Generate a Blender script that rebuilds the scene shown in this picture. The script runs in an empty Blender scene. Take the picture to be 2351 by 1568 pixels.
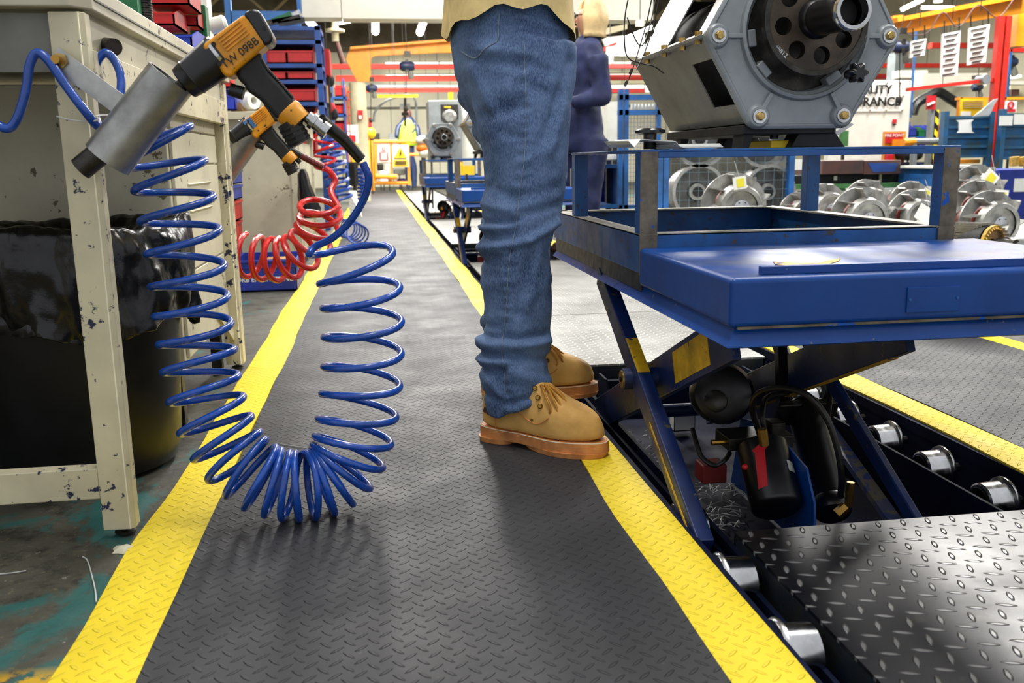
import bpy, bmesh, math, random
from mathutils import Vector, Matrix, noise as mnoise
from math import sin, cos, pi, radians, sqrt, atan2
scene = bpy.context.scene
col = scene.collection
random.seed(7)
# ------------------------------------------------------------------ camera
FP, IW, IH, CH = 2100.0, 2351.0, 1568.0, 0.62
CX, CY = IW/2, IH/2
_Y = Vector((865-CX, 372-CY, FP)).normalized()
_x = Vector((16400-CX, 372-.016*(16400-865)-CY, FP)).normalized()
_X = (_x - _Y*_x.dot(_Y)).normalized()
_Z = _X.cross(_Y)
RM = Matrix((_X, _Y, _Z))              # world = RM @ (right, down, forward)
CAMP = Vector((0, 0, CH))
cd = bpy.data.cameras.new('camera'); cam = bpy.data.objects.new('camera', cd); col.objects.link(cam)
cr, cu, cb = RM.col[0], -RM.col[1], -RM.col[2]
m = Matrix((cr, cu, cb)).transposed().to_4x4(); m.translation = CAMP
cam.matrix_world = m
cd.sensor_width = 36; cd.lens = FP/IW*36; cd.clip_start = .02; cd.clip_end = 200
cd.dof.use_dof = True; cd.dof.focus_distance = 1.95; cd.dof.aperture_fstop = 7.5
scene.camera = cam
def _ray(px, py): return RM @ Vector(((px-CX)/FP, (py-CY)/FP, 1.0))
def gz(px, py, z=0.0):
    r = _ray(px, py); return CAMP + r*((z-CH)/r.z)
def gy(px, py, y):
    r = _ray(px, py); return CAMP + r*(y/r.y)
def gx(px, py, x):
    r = _ray(px, py); return CAMP + r*(x/r.x)
# ------------------------------------------------------------------ world + lights
W = bpy.data.worlds.new('World'); scene.world = W; W.use_nodes = True
bg = W.node_tree.nodes['Background']; bg.inputs[0].default_value = (.92, .95, 1, 1); bg.inputs[1].default_value = .85
scene.view_settings.view_transform = 'Standard'; scene.view_settings.look = 'None'
scene.view_settings.exposure = 0.0; scene.view_settings.gamma = 1.0; scene.view_settings.use_curve_mapping = False
def area(name, loc, sx, sy, power, color=(1, .97, .92), rot=(0, 0, 0)):
    l = bpy.data.lights.new(name, 'AREA'); l.shape = 'RECTANGLE'; l.size = sx; l.size_y = sy; l.energy = power; l.color = color
    o = bpy.data.objects.new(name, l); col.objects.link(o); o.location = loc; o.rotation_euler = rot
    return o
area('lamp_over_aisle_front', (0.3, 1.6, 3.6), .35, 2.4, 75)
area('lamp_over_aisle_middle', (0.6, 5.5, 3.6), .35, 2.4, 150)
area('lamp_over_track', (2.2, 3.2, 3.6), .35, 2.4, 110)
area('lamp_over_aisle_far', (0.5, 11, 3.7), .5, 3.0, 520)
area('lamp_over_gate', (0.5, 17.5, 3.7), 2.5, 2.5, 1100)
area('lamp_over_stores', (5.5, 7.0, 3.7), 1.5, 2.4, 480)
area('lamp_over_stores_back', (6.0, 13.5, 3.7), 3, 2.4, 1000)
area('lamp_over_benches', (-2.0, 5.0, 3.6), .35, 2.4, 90)
# ------------------------------------------------------------------ materials
def lin(c):
    return tuple((((v/255)/12.92) if v <= 10 else (((v/255)+.055)/1.055)**2.4) for v in c) + (1,)
MATS = {}
class NT:
    def __init__(s, m): s.t = m.node_tree; s.n = s.t.nodes; s.l = s.t.links
    def add(s, k, **kw):
        n = s.n.new(k)
        for a, b in kw.items(): setattr(n, a, b)
        return n
    def put(s, sock, v):
        if isinstance(v, (int, float)): sock.default_value = v
        elif isinstance(v, tuple): sock.default_value = v
        else: s.l.new(v, sock)
    def m(s, op, a, b=None, c=None, clamp=False):
        n = s.add('ShaderNodeMath', operation=op, use_clamp=clamp)
        for i, v in enumerate((a, b, c)):
            if v is not None: s.put(n.inputs[i], v)
        return n.outputs[0]
    def mix(s, f, a, b):
        n = s.add('ShaderNodeMix', data_type='RGBA'); s.put(n.inputs['Factor'], f)
        s.put(n.inputs[6], a); s.put(n.inputs[7], b); return n.outputs[2]
    def noise(s, scale, detail=3, rough=.5, vec=None, dist=0):
        n = s.add('ShaderNodeTexNoise'); n.inputs['Scale'].default_value = scale; n.inputs['Detail'].default_value = detail
        n.inputs['Roughness'].default_value = rough; n.inputs['Distortion'].default_value = dist
        if vec is not None: s.l.new(vec, n.inputs['Vector'])
        return n.outputs['Fac']
    def rng(s, v, a, b, c=0., d=1., smooth=False):
        n = s.add('ShaderNodeMapRange'); n.interpolation_type = 'SMOOTHSTEP' if smooth else 'LINEAR'
        s.put(n.inputs[0], v)
        for i, q in enumerate((a, b, c, d)): s.put(n.inputs[i+1], q)
        return n.outputs[0]
    def pos(s, scale=(1, 1, 1), rot=(0, 0, 0)):
        g = s.add('ShaderNodeNewGeometry'); mp = s.add('ShaderNodeMapping'); s.l.new(g.outputs['Position'], mp.inputs[0])
        mp.inputs['Scale'].default_value = scale; mp.inputs['Rotation'].default_value = rot; return mp.outputs[0]
    def obj(s, scale=(1, 1, 1), rot=(0, 0, 0)):
        g = s.add('ShaderNodeTexCoord'); mp = s.add('ShaderNodeMapping'); s.l.new(g.outputs['Object'], mp.inputs[0])
        mp.inputs['Scale'].default_value = scale; mp.inputs['Rotation'].default_value = rot; return mp.outputs[0]
    def bump(s, h, strength=.3, dist=.002, prev=None):
        n = s.add('ShaderNodeBump'); n.inputs['Strength'].default_value = strength; n.inputs['Distance'].default_value = dist
        s.l.new(h, n.inputs['Height'])
        if prev is not None: s.l.new(prev, n.inputs['Normal'])
        return n.outputs[0]
def newmat(name):
    m = bpy.data.materials.new(name); m.use_nodes = True; MATS[name] = m
    t = NT(m); return m, t, t.n['Principled BSDF']
def mat(name, rgb, rough=.5, metal=0., var=.12, vs=6., rgb2=None, chip=None, chs=30., cht=.68, bump=0., bs=80., coat=0., spec=.5, emit=0.):
    """painted or plain surface: base colour with a second tone, optional chips that show another colour"""
    m, t, b = newmat(name)
    c = lin(rgb)
    P = t.obj()
    if rgb2 is None: rgb2 = tuple(max(0, int(v*(1-var*1.6))) for v in rgb)
    f = t.rng(t.noise(vs, 5, .6, P), .38, .68, 0, 1)
    out = t.mix(f, c, lin(rgb2)) if var > 0 else None
    r = None
    if chip:
        n1 = t.noise(chs, 6, .65, P); n2 = t.noise(chs*.16, 2, .5, P)
        k = t.rng(t.m('ADD', n1, t.m('MULTIPLY', n2, .45)), cht+.2, cht+.225)
        out = t.mix(k, out if out is not None else c, lin(chip))
    if out is not None: t.l.new(out, b.inputs['Base Color'])
    else: b.inputs['Base Color'].default_value = c
    rr = t.rng(t.noise(vs*2.3, 4, .6, P), .3, .7, max(.03, rough-.08), min(1, rough+.1))
    t.l.new(rr, b.inputs['Roughness'])
    b.inputs['Metallic'].default_value = metal; b.inputs['Coat Weight'].default_value = coat; b.inputs['Specular IOR Level'].default_value = spec
    if bump: t.l.new(t.bump(t.noise(bs, 4, .6, P), bump, .003), b.inputs['Normal'])
    if emit: b.inputs['Emission Color'].default_value = c; b.inputs['Emission Strength'].default_value = emit
    return m
def lugs(t, pitch, ang, la=.36, wa=.10, lr=0.):
    """raised lugs of tread plate: two lens shapes in turned directions; returns height 0..1"""
    v = t.pos((1/pitch, 1/pitch, 1/pitch), (0, 0, radians(ang)))
    s = t.add('ShaderNodeSeparateXYZ'); t.l.new(v, s.inputs[0])
    def lug(ox, oy, a, b):
        u = t.m('SUBTRACT', t.m('FRACT', t.m('ADD', s.outputs[0], ox)), .5)
        w = t.m('SUBTRACT', t.m('FRACT', t.m('ADD', s.outputs[1], oy)), .5)
        ca, sa = cos(radians(lr)), sin(radians(lr))
        u, w = t.m('ADD', t.m('MULTIPLY', u, ca), t.m('MULTIPLY', w, sa)), t.m('SUBTRACT', t.m('MULTIPLY', w, ca), t.m('MULTIPLY', u, sa))
        q = t.m('ADD', t.m('POWER', t.m('ABSOLUTE', t.m('DIVIDE', u, a)), 2.), t.m('POWER', t.m('ABSOLUTE', t.m('DIVIDE', w, b)), 1.6))
        return t.rng(q, 1., .25, 0., 1., True)
    return t.m('MAXIMUM', lug(.0, .0, la, wa), lug(.5, .5, wa, la))
def tread(name, rgb, pitch, ang, rough, metal=0., strength=.6, dist=.002, wear=None, la=.36, wa=.1, dirt=None, spec=.5, dthr=.60, rgb2=None, lr=0.):
    m, t, b = newmat(name)
    h = lugs(t, pitch, ang, la, wa, lr)
    P = t.pos()
    c = t.mix(t.rng(t.noise(3.2, 6, .6, P), .35, .7), lin(rgb), lin(rgb2 or tuple(int(v*.8) for v in rgb)))
    if wear: c = t.mix(t.m('MULTIPLY', h, t.rng(t.noise(4, 3, .5, P), .3, .6, .35, 1.)), c, lin(wear))
    if dirt:
        c = t.mix(t.rng(t.noise(9, 8, .75, P), dthr, dthr+.09, 0, .55), c, lin(dirt))
        c = t.mix(t.rng(t.noise(110, 3, .6, P), .70, .74, 0, .7), c, lin(dirt))
    t.l.new(c, b.inputs['Base Color'])
    t.l.new(t.rng(t.noise(5, 6, .65, P), .3, .7, rough-.07, rough+.1), b.inputs['Roughness'])
    b.inputs['Metallic'].default_value = metal; b.inputs['Specular IOR Level'].default_value = spec
    n1 = t.bump(t.noise(260, 2, .5, P), .05, .001)
    t.l.new(t.bump(h, strength, dist, n1), b.inputs['Normal'])
    return m
M = MATS
tread('mat_rubber', (52, 53, 56), .031, 0, .60, 0, .9, .0035, dirt=(96, 92, 86), la=.40, wa=.10, dthr=.66, spec=.42, lr=42)
tread('mat_rubber_yellow', (238, 210, 40), .031, 0, .58, 0, .8, .003, dirt=(120, 100, 20), la=.40, wa=.10, dthr=.70, rgb2=(222, 196, 40), lr=42, spec=.35)
tread('tread_steel_dark', (26, 28, 34), .046, 0, .32, .25, 1.0, .004, wear=(132, 132, 132), la=.33, wa=.10, dirt=(70, 66, 60), lr=-20, spec=.45)
tread('tread_steel_far_lit', (170, 170, 166), .036, 0, .38, .35, .8, .003, wear=(215, 215, 212), la=.32, wa=.10, lr=-20)  # grazing reflection on the far plates put into a lighter base colour
mat('cream_paint', (206, 198, 166), .45, 0, .10, 4, chip=(24, 30, 62), chs=44, cht=.635, bump=.06)
mat('cream_clean', (200, 194, 168), .5, 0, .1, 3, chip=(96, 84, 60), chs=34, cht=.69)
mat('bench_grey', (112, 112, 104), .55, 0, .15)
mat('black_plastic', (15, 15, 16), .34, 0, .15, spec=.5)
mat('bin_black', (12, 12, 11), .42, 0, .2, spec=.35)
mat('black_rubber', (22, 22, 23), .6, 0, .2, bump=.15, bs=200)
mat('bag_black', (9, 9, 10), .26, 0, .2, bump=.5, bs=30, spec=.45)
mat('hose_blue', (14, 72, 168), .24, 0, .12, 20, spec=.6)
mat('hose_blue_far', (36, 76, 170), .35, 0, .1)
mat('hose_red', (206, 24, 22), .28, 0, .12, 20, spec=.6)
mat('cable_black', (18, 18, 18), .4, 0, 0)
mat('tool_yellow', (226, 150, 10), .38, 0, .1, 30, chip=(30, 28, 24), chs=80, cht=.68)
mat('marker_ink', (12, 10, 10), .5, 0, 0)
mat('aluminium', (176, 176, 172), .34, .85, .18, 12)
mat('steel_bright', (205, 205, 205), .2, 1., .1, 18)
mat('steel_dark', (70, 68, 64), .4, .8, .25, 30)
mat('steel_worn', (124, 114, 98), .5, .5, .3, 14, chip=(24, 84, 170), chs=24, cht=.62)
mat('zinc_gold', (196, 164, 96), .3, .9, .25, 40)
mat('brass', (170, 130, 60), .3, .9, .2)
mat('lift_blue', (5, 66, 142), .34, 0, .16, 5, rgb2=(4, 54, 122), chip=(110, 112, 104), chs=60, cht=.70, coat=.05, spec=.32, bump=.04)
mat('lift_blue_worn', (18, 56, 138), .42, .1, .3, 7, rgb2=(96, 94, 88), chip=(110, 104, 92), chs=20, cht=.5)
mat('frame_blue', (18, 84, 148), .4, 0, .25, 9, rgb2=(10, 58, 112), chip=(60, 52, 44), chs=50, cht=.66)
mat('frame_edge', (48, 50, 48), .4, .4, .3, 16, rgb2=(26, 40, 60))
mat('dark_blue', (7, 18, 48), .7, 0, .25, spec=.12)
mat('pit_black', (8, 9, 12), .7, 0, .2, spec=.1)
mat('arm_blue', (12, 38, 92), .42, 0, .25, 8, chip=(84, 78, 52), chs=36, cht=.66)
mat('arm_yellow', (214, 168, 20), .5, 0, .2, 14, chip=(30, 40, 60), chs=40, cht=.62)
mat('rail_top', (150, 148, 138), .45, .3, .25, 20)
mat('bowl_dark', (92, 94, 94), .5, .5, .2)
mat('denim_seam', (120, 138, 162), .85, 0, .2, 90)
mat('boot_leather', (222, 174, 98), .62, 0, .14, 16, rgb2=(200, 152, 82), bump=.12, bs=60, spec=.3)
mat('boot_sole', (222, 150, 86), .55, 0, .15, 20, rgb2=(170, 102, 56))
mat('boot_tread', (60, 40, 26), .7, 0, .2)
mat('stitch_white', (226, 214, 184), .7, 0, 0)
mat('lace', (200, 138, 40), .7, 0, .15, 60)
mat('shirt_tan', (242, 214, 146), .85, 0, .1, 12, bump=.3, bs=30)
mat('skin', (206, 150, 122), .55, 0, .08)
mat('blond_hair', (220, 190, 138), .6, 0, .14, 9)
mat('coverall_navy', (18, 30, 74), .8, 0, .15, 10, bump=.3, bs=14)
mat('casting_grey', (140, 146, 148), .42, .25, .08, 8, bump=.05, bs=160)
mat('casing_white', (226, 226, 232), .35, .1, .05)
mat('casing_grey', (124, 126, 122), .38, .3, .08)
mat('void_black', (8, 8, 9), .6, 0, 0)
mat('disc_dark', (56, 50, 44), .34, .75, .4, 10, rgb2=(96, 84, 70))
mat('cast_aluminium', (176, 176, 172), .42, .7, .16, 20)
mat('paper', (238, 238, 232), .7, 0, 0)
mat('label_yellow', (236, 226, 60), .6, 0, .05)
mat('sign_red', (200, 24, 36), .5, 0, .05)
mat('sign_yellow', (240, 200, 20), .5, 0, .05)
mat('crane_orange', (240, 150, 20), .45, 0, .06)
mat('rail_red', (206, 40, 26), .45, 0, .1)
mat('bin_red', (200, 22, 24), .42, 0, .1)
mat('bin_blue', (40, 62, 190), .4, 0, .08)
mat('crate_blue', (30, 50, 150), .45, 0, .15)
mat('bin_green', (10, 104, 58), .45, 0, .1)
mat('rack_blue', (34, 78, 156), .45, 0, .15)
mat('rack_sky', (62, 124, 196), .5, 0, .08)
mat('mesh_blue', (30, 98, 170), .5, 0, .2)
mat('stillage_blue', (30, 92, 140), .5, 0, .3, 8, rgb2=(48, 74, 78), chip=(90, 70, 50), chs=16, cht=.66)
mat('box_brown', (92, 58, 50), .6, 0, .3, 6, rgb2=(66, 50, 50))
mat('board_white', (226, 226, 216), .5, 0, .04)
mat('wall_cream', (222, 218, 192), .6, 0, .05, 1)
mat('roof_grey', (118, 114, 96), .7, 0, .25, 1.2)
mat('truss_beige', (190, 178, 136), .6, 0, .1)
mat('beam_white', (244, 240, 224), .5, 0, .02)
mat('column_cream', (214, 204, 170), .55, 0, .08)
mat('green_paint', (70, 130, 70), .5, 0, .15)
mat('hoist_navy', (30, 46, 82), .45, 0, .15)
mat('hivis', (206, 250, 70), .7, 0, .05)
mat('tube_glow', (255, 252, 240), .5, 0, 0, emit=5)
mat('grid_wire', (120, 146, 160), .5, 0, .1)
mat('box_red_dull', (130, 30, 26), .6, 0, .2)
mat('window_glow', (255, 253, 244), .5, 0, 0, emit=1.6)
mat('glow_green', (230, 250, 236), .5, 0, 0, emit=4)
mat('orange_plastic', (240, 120, 30), .5, 0, .1)
mat('winding_yellow', (214, 170, 60), .55, 0, .2, 60)
mat('copper_red', (110, 30, 24), .5, .2, .2, 40)
mat('cardboard', (180, 140, 96), .7, 0, .1)
mat('clear_tape', (214, 214, 200), .3, 0, 0)
mat('tie_grey', (190, 190, 186), .45, 0, .1)
mat('pipe_grey', (120, 128, 130), .5, 0, .1)
# ------------------------------------------------------------------ denim, floor, hazard materials
def denim():
    m, t, b = newmat('denim')
    P = t.obj()
    f = t.noise(7, 5, .6, P)
    g = t.noise(420, 2, .6, t.obj((1, 1, .35), (0, radians(30), 0)))
    c = t.mix(t.rng(f, .35, .7), lin((42, 60, 98)), lin((92, 116, 154)))
    c = t.mix(t.rng(g, .35, .7, 0, .55), c, lin((122, 146, 180)))
    t.l.new(c, b.inputs['Base Color']); b.inputs['Roughness'].default_value = .85; b.inputs['Specular IOR Level'].default_value = .25
    b1 = t.bump(g, .25, .001)
    fold = t.noise(6, 3, .5, t.obj((1, 1, 1.5), (0, radians(30), 0)), .6)
    t.l.new(t.bump(fold, .25, .03, b1), b.inputs['Normal'])
denim()
def grime_floor():
    m, t, b = newmat('floor_grime')
    P = t.pos()
    c = t.mix(t.rng(t.noise(2.2, 8, .7, P), .35, .68), lin((46, 45, 36)), lin((84, 82, 70)))
    c = t.mix(t.rng(t.noise(14, 8, .8, P), .50, .60, 0, .75), c, lin((30, 30, 26)))
    c = t.mix(t.rng(t.noise(90, 4, .8, P), .60, .66, 0, .5), c, lin((120, 112, 84)))
    c = t.mix(t.rng(t.noise(38, 5, .8, P), .66, .70, 0, .8), c, lin((172, 168, 150)))
    tealmask = t.rng(t.noise(2.6, 6, .65, t.pos((1, .6, 1), (0, 0, .5)), .6), .555, .60, 0, .8)
    c = t.mix(tealmask, c, lin((26, 92, 88)))
    s = t.add('ShaderNodeSeparateXYZ'); t.l.new(t.pos(), s.inputs[0])
    # worn yellow line paint that crosses the floor near the bench
    k = t.m('MULTIPLY', t.rng(t.m('ABSOLUTE', t.m('SUBTRACT', s.outputs[1], 1.02)), .09, .12, 1, 0), t.rng(t.noise(16, 7, .75, P), .44, .5))
    k = t.m('MULTIPLY', k, t.rng(s.outputs[0], -.40, -.42, 0, 1))
    c = t.mix(k, c, lin((190, 150, 16)))
    t.l.new(c, b.inputs['Base Color'])
    t.l.new(t.rng(t.noise(6, 6, .6, P), .3, .7, .38, .7), b.inputs['Roughness'])
    t.l.new(t.bump(t.noise(60, 6, .7, P), .3, .003), b.inputs['Normal'])
grime_floor()
def stripes(name, ca, cb_, sc, ax=(1, 0, 1)):
    m, t, b = newmat(name)
    s = t.add('ShaderNodeSeparateXYZ'); t.l.new(t.pos(), s.inputs[0])
    q = t.m('FRACT', t.m('MULTIPLY', t.m('ADD', t.m('MULTIPLY', s.outputs[0], ax[0]), t.m('MULTIPLY', s.outputs[2], ax[2])), sc))
    c = t.mix(t.m('GREATER_THAN', q, .5), lin(ca), lin(cb_)); t.l.new(c, b.inputs['Base Color']); b.inputs['Roughness'].default_value = .5
stripes('hazard', (232, 214, 40), (18, 18, 18), 9)
def worn_top():
    m, t, b = newmat('lift_blue_top'); P = t.obj()
    c = t.mix(t.rng(t.noise(5, 5, .6, P), .35, .7), lin((5, 66, 142)), lin((4, 54, 122)))
    g = t.add('ShaderNodeNewGeometry'); s = t.add('ShaderNodeSeparateXYZ'); t.l.new(g.outputs['Normal'], s.inputs[0])
    up = t.rng(s.outputs[2], .9, .98)
    w = t.rng(t.noise(4.5, 7, .62, t.obj((1, 1.6, 1), (0, 0, .5)), .4), .46, .66, 0, .7)
    c = t.mix(t.m('MULTIPLY', up, w), c, lin((84, 88, 88)))
    b.inputs['Specular IOR Level'].default_value = .35
    k = t.rng(t.noise(70, 5, .6, P), .70, .73); c = t.mix(k, c, lin((120, 118, 108)))
    t.l.new(c, b.inputs['Base Color']); t.l.new(t.rng(t.noise(11, 4, .6, P), .3, .7, .28, .46), b.inputs['Roughness'])
worn_top()
# ------------------------------------------------------------------ mesh builder
def setsharp(me, ang=35):
    bm = bmesh.new(); bm.from_mesh(me); a = radians(ang)
    for e in bm.edges:
        e.smooth = not (len(e.link_faces) != 2 or e.calc_face_angle(0) > a)
    for f in bm.faces: f.smooth = True
    bm.to_mesh(me); bm.free()
WM = {}
class MB:
    def __init__(s): s.v = []; s.f = []; s.mi = []; s.k = 0
    def add(s, vs, fs):
        o = len(s.v); s.v += [Vector(v) for v in vs]
        for f in fs: s.f.append([i+o for i in f]); s.mi.append(s.k)
        return s
    def box(s, lo, hi, R=None, c=None):
        x0, y0, z0 = lo; x1, y1, z1 = hi
        vs = [Vector(p) for p in ((x0, y0, z0), (x1, y0, z0), (x1, y1, z0), (x0, y1, z0), (x0, y0, z1), (x1, y0, z1), (x1, y1, z1), (x0, y1, z1))]
        if R is not None:
            c = Vector(c) if c is not None else Vector(((x0+x1)/2, (y0+y1)/2, (z0+z1)/2)); vs = [c+R@(v-c) for v in vs]
        return s.add(vs, [(0, 3, 2, 1), (4, 5, 6, 7), (0, 1, 5, 4), (1, 2, 6, 5), (2, 3, 7, 6), (3, 0, 4, 7)])
    def obox(s, c, ax, ay, az):
        c, ax, ay, az = Vector(c), Vector(ax)/2, Vector(ay)/2, Vector(az)/2
        vs = [c-ax-ay-az, c+ax-ay-az, c+ax+ay-az, c-ax+ay-az, c-ax-ay+az, c+ax-ay+az, c+ax+ay+az, c-ax+ay+az]
        return s.add(vs, [(0, 3, 2, 1), (4, 5, 6, 7), (0, 1, 5, 4), (1, 2, 6, 5), (2, 3, 7, 6), (3, 0, 4, 7)])
    def bar(s, p, q, w, d, side=(0, 1, 0)):
        """rectangular bar p->q; d measured along side, w across"""
        p, q = Vector(p), Vector(q); t = (q-p); L = t.length; t.normalize(); sd = Vector(side); sd = (sd-t*sd.dot(t)).normalized(); o = t.cross(sd)
        return s.obox((p+q)/2, t*L, sd*d, o*w)
    def loft(s, rings, closed=True, caps=True):
        n = len(rings[0]); o = len(s.v); s.v += [Vector(p) for r in rings for p in r]
        for i in range(len(rings)-1):
            for j in range(n if closed else n-1):
                k = (j+1) % n; s.f.append([o+i*n+j, o+i*n+k, o+(i+1)*n+k, o+(i+1)*n+j]); s.mi.append(s.k)
        if caps and closed:
            s.f.append([o+j for j in range(n)][::-1]); s.mi.append(s.k); s.f.append([o+(len(rings)-1)*n+j for j in range(n)]); s.mi.append(s.k)
        return s
    def cyl(s, p, q, r0, r1=None, n=16, caps=True):
        r1 = r0 if r1 is None else r1; return s.lathe([(0, r0), (1, r1)], p, q, n, caps)
    def lathe(s, prof, p, q, n=24, caps=True):
        """prof: (t along p->q, radius)"""
        p, q = Vector(p), Vector(q); t = (q-p).normalized(); a = t.orthogonal().normalized(); b = t.cross(a)
        return s.loft([[p+(q-p)*h+(a*cos(2*pi*j/n)+b*sin(2*pi*j/n))*r for j in range(n)] for h, r in prof], True, caps)
    def tube(s, pts, r, n=8, caps=True):
        pts = [Vector(p) for p in pts]; rings = []; a = None
        for i, p in enumerate(pts):
            t = (pts[min(i+1, len(pts)-1)]-pts[max(i-1, 0)]).normalized()
            a = t.orthogonal().normalized() if a is None else (a-t*a.dot(t)).normalized(); b = t.cross(a)
            rr = r(i/(len(pts)-1)) if callable(r) else r
            rings.append([p+(a*cos(2*pi*j/n)+b*sin(2*pi*j/n))*rr for j in range(n)])
        return s.loft(rings, True, caps)
    def prism(s, poly, vec):
        vec = Vector(vec); return s.loft([[Vector(p) for p in poly], [Vector(p)+vec for p in poly]])
    def ball(s, c, r, n=12, sc=(1, 1, 1)):
        c = Vector(c); rings = []
        for i in range(1, n):
            a = pi*i/n; rings.append([c+Vector((sin(a)*cos(2*pi*j/(2*n))*sc[0], sin(a)*sin(2*pi*j/(2*n))*sc[1], -cos(a)*sc[2]))*r for j in range(2*n)])
        return s.loft(rings)
    def ring(s, c, axis, r0, r1, h, n=24):
        """annular plate: inner r0, outer r1, centred at c, thickness h along axis"""
        ax = Vector(axis).normalized(); a = ax.orthogonal().normalized(); b = ax.cross(a); c = Vector(c)
        def R(r, d): return [c+ax*d+(a*cos(2*pi*j/n)+b*sin(2*pi*j/n))*r for j in range(n)]
        rs = [R(r0, h/2), R(r1, h/2), R(r1, -h/2), R(r0, -h/2), R(r0, h/2)]
        return s.loft(rs, True, False)
    def build(s, name, mat, parent=None, world=True, bevel=0, seg=2, ang=35, kind=None, label=None, mods=()):
        me = bpy.data.meshes.new(name)
        vs = s.v
        if parent is not None and world:
            mi = WM[parent.name].inverted(); vs = [mi @ v for v in vs]
        me.from_pydata([tuple(v) for v in vs], [], s.f)
        bm = bmesh.new(); bm.from_mesh(me); bmesh.ops.recalc_face_normals(bm, faces=bm.faces); bm.to_mesh(me); bm.free()
        ml = mat if isinstance(mat, (list, tuple)) else [mat]
        for q in ml: me.materials.append(M[q])
        if len(ml) > 1: me.polygons.foreach_set('material_index', s.mi)
        setsharp(me, ang)
        o = bpy.data.objects.new(name, me); col.objects.link(o)
        if parent is not None: o.parent = parent
        WM[o.name] = (WM[parent.name].copy() if parent is not None else Matrix())
        if bevel:
            b = o.modifiers.new('bevel', 'BEVEL'); b.width = bevel; b.segments = seg; b.limit_method = 'ANGLE'; b.angle_limit = radians(30); b.harden_normals = True
        if kind: o['kind'] = kind
        if label: o['label'] = label
        return o
def tag(o, label, cat, group=None, kind=None):
    o['label'] = label; o['category'] = cat
    if group: o['group'] = group
    if kind: o['kind'] = kind
    return o
def thing(name, label, cat, loc=(0, 0, 0), rz=0., group=None):
    o = bpy.data.objects.new(name, None); col.objects.link(o); o.location = loc; o.rotation_euler = (0, 0, rz); o.empty_display_size = .05
    WM[o.name] = Matrix.Translation(Vector(loc)) @ Matrix.Rotation(rz, 4, 'Z')
    return tag(o, label, cat, group)
def struct(mb, name, mat, **k):
    return mb.build(name, mat, kind='structure', **k)
def children_of(o): return [c for c in bpy.data.objects if c.parent == o]
def copy_tree(o, parent=None):
    c = o.copy(); col.objects.link(c); c.parent = parent
    WM[c.name] = WM[o.name].copy()
    for ch in children_of(o): copy_tree(ch, c)
    return c
def place(o, loc, rz=None, label=None, group=None):
    o.location = loc
    if rz is not None: o.rotation_euler = (0, 0, rz)
    if label: o['label'] = label
    if group: o['group'] = group
    WM[o.name] = Matrix.Translation(Vector(loc)) @ Matrix.Rotation(o.rotation_euler[2], 4, 'Z')
    return o
def text(body, size, loc, right, up, mat, parent=None, name='lettering', ex=.0004, align='CENTER', sx=1., label=None, bold=.012):
    cu_ = bpy.data.curves.new('t', 'FONT'); cu_.body = body; cu_.size = size; cu_.extrude = ex; cu_.align_x = align; cu_.align_y = 'CENTER'; cu_.resolution_u = 3
    cu_.offset = size*bold
    tmp = bpy.data.objects.new('t', cu_); col.objects.link(tmp)
    dg = bpy.context.evaluated_depsgraph_get(); me = bpy.data.meshes.new_from_object(tmp.evaluated_get(dg))
    bpy.data.objects.remove(tmp); bpy.data.curves.remove(cu_)
    r = Vector(right).normalized(); u = Vector(up); u = (u-r*u.dot(r)).normalized(); nn = r.cross(u)
    mw = Matrix((r*sx, u, nn)).transposed().to_4x4(); mw.translation = Vector(loc)
    if parent is not None: mw = WM[parent.name].inverted() @ mw
    me.transform(mw); me.materials.clear(); me.materials.append(M[mat])
    o = bpy.data.objects.new(name, me); col.objects.link(o); o.parent = parent; WM[o.name] = WM[parent.name].copy() if parent is not None else Matrix()
    if label: o['label'] = label
    return o
def catmull(pts, n=8):
    P = [Vector(p) for p in pts]; P = [P[0]*2-P[1]]+P+[P[-1]*2-P[-2]]; out = []
    for i in range(1, len(P)-2):
        for k in range(n):
            t = k/n; a, b, c, d = P[i-1:i+3]
            out.append(.5*((2*b)+(c-a)*t+(2*a-5*b+4*c-d)*t*t+(3*b-a-3*c+d)*t**3))
    out.append(P[-2]); return out
def coil(path, turns, R, r, n0=(1, 0, 0), n=24, tn=10, ease=None, phase=0., lead_in=None, lead_out=None):
    """right-handed helix of tube round a curved centre line. path: list of (point); turns: number per path segment; returns MB"""
    P = [Vector(p) for p in path]; C = catmull(P, 24); seg = []
    # number of turns per control segment
    th = phase; pts = []; t0 = (C[1]-C[0]).normalized(); a = Vector(n0); a = (a-t0*a.dot(t0)).normalized()
    for i in range(len(P)-1):
        k = turns[i]
        for j in range(24):
            idx = i*24+j
            t = (C[min(idx+1, len(C)-1)]-C[max(idx-1, 0)]).normalized(); a = (a-t*a.dot(t)).normalized()
            b = t.cross(a)
            steps = max(1, int(round(k*n/24+.49)))
            for q in range(steps):
                f = (j+q/steps)/24; c = C[idx].lerp(C[idx+1], q/steps); ang = th+2*pi*k*f
                RR = R(i+f) if callable(R) else R
                pts.append(c+(a*cos(ang)+b*sin(ang))*RR)
        th += 2*pi*k
    if lead_in: 
        L = catmull([Vector(p) for p in lead_in]+[pts[0]], 8); pts = L[:-1]+pts
    if lead_out:
        L = catmull([pts[-1]]+[Vector(p) for p in lead_out], 8); pts = pts+L[1:]
    return MB().tube(pts, r, tn)
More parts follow.
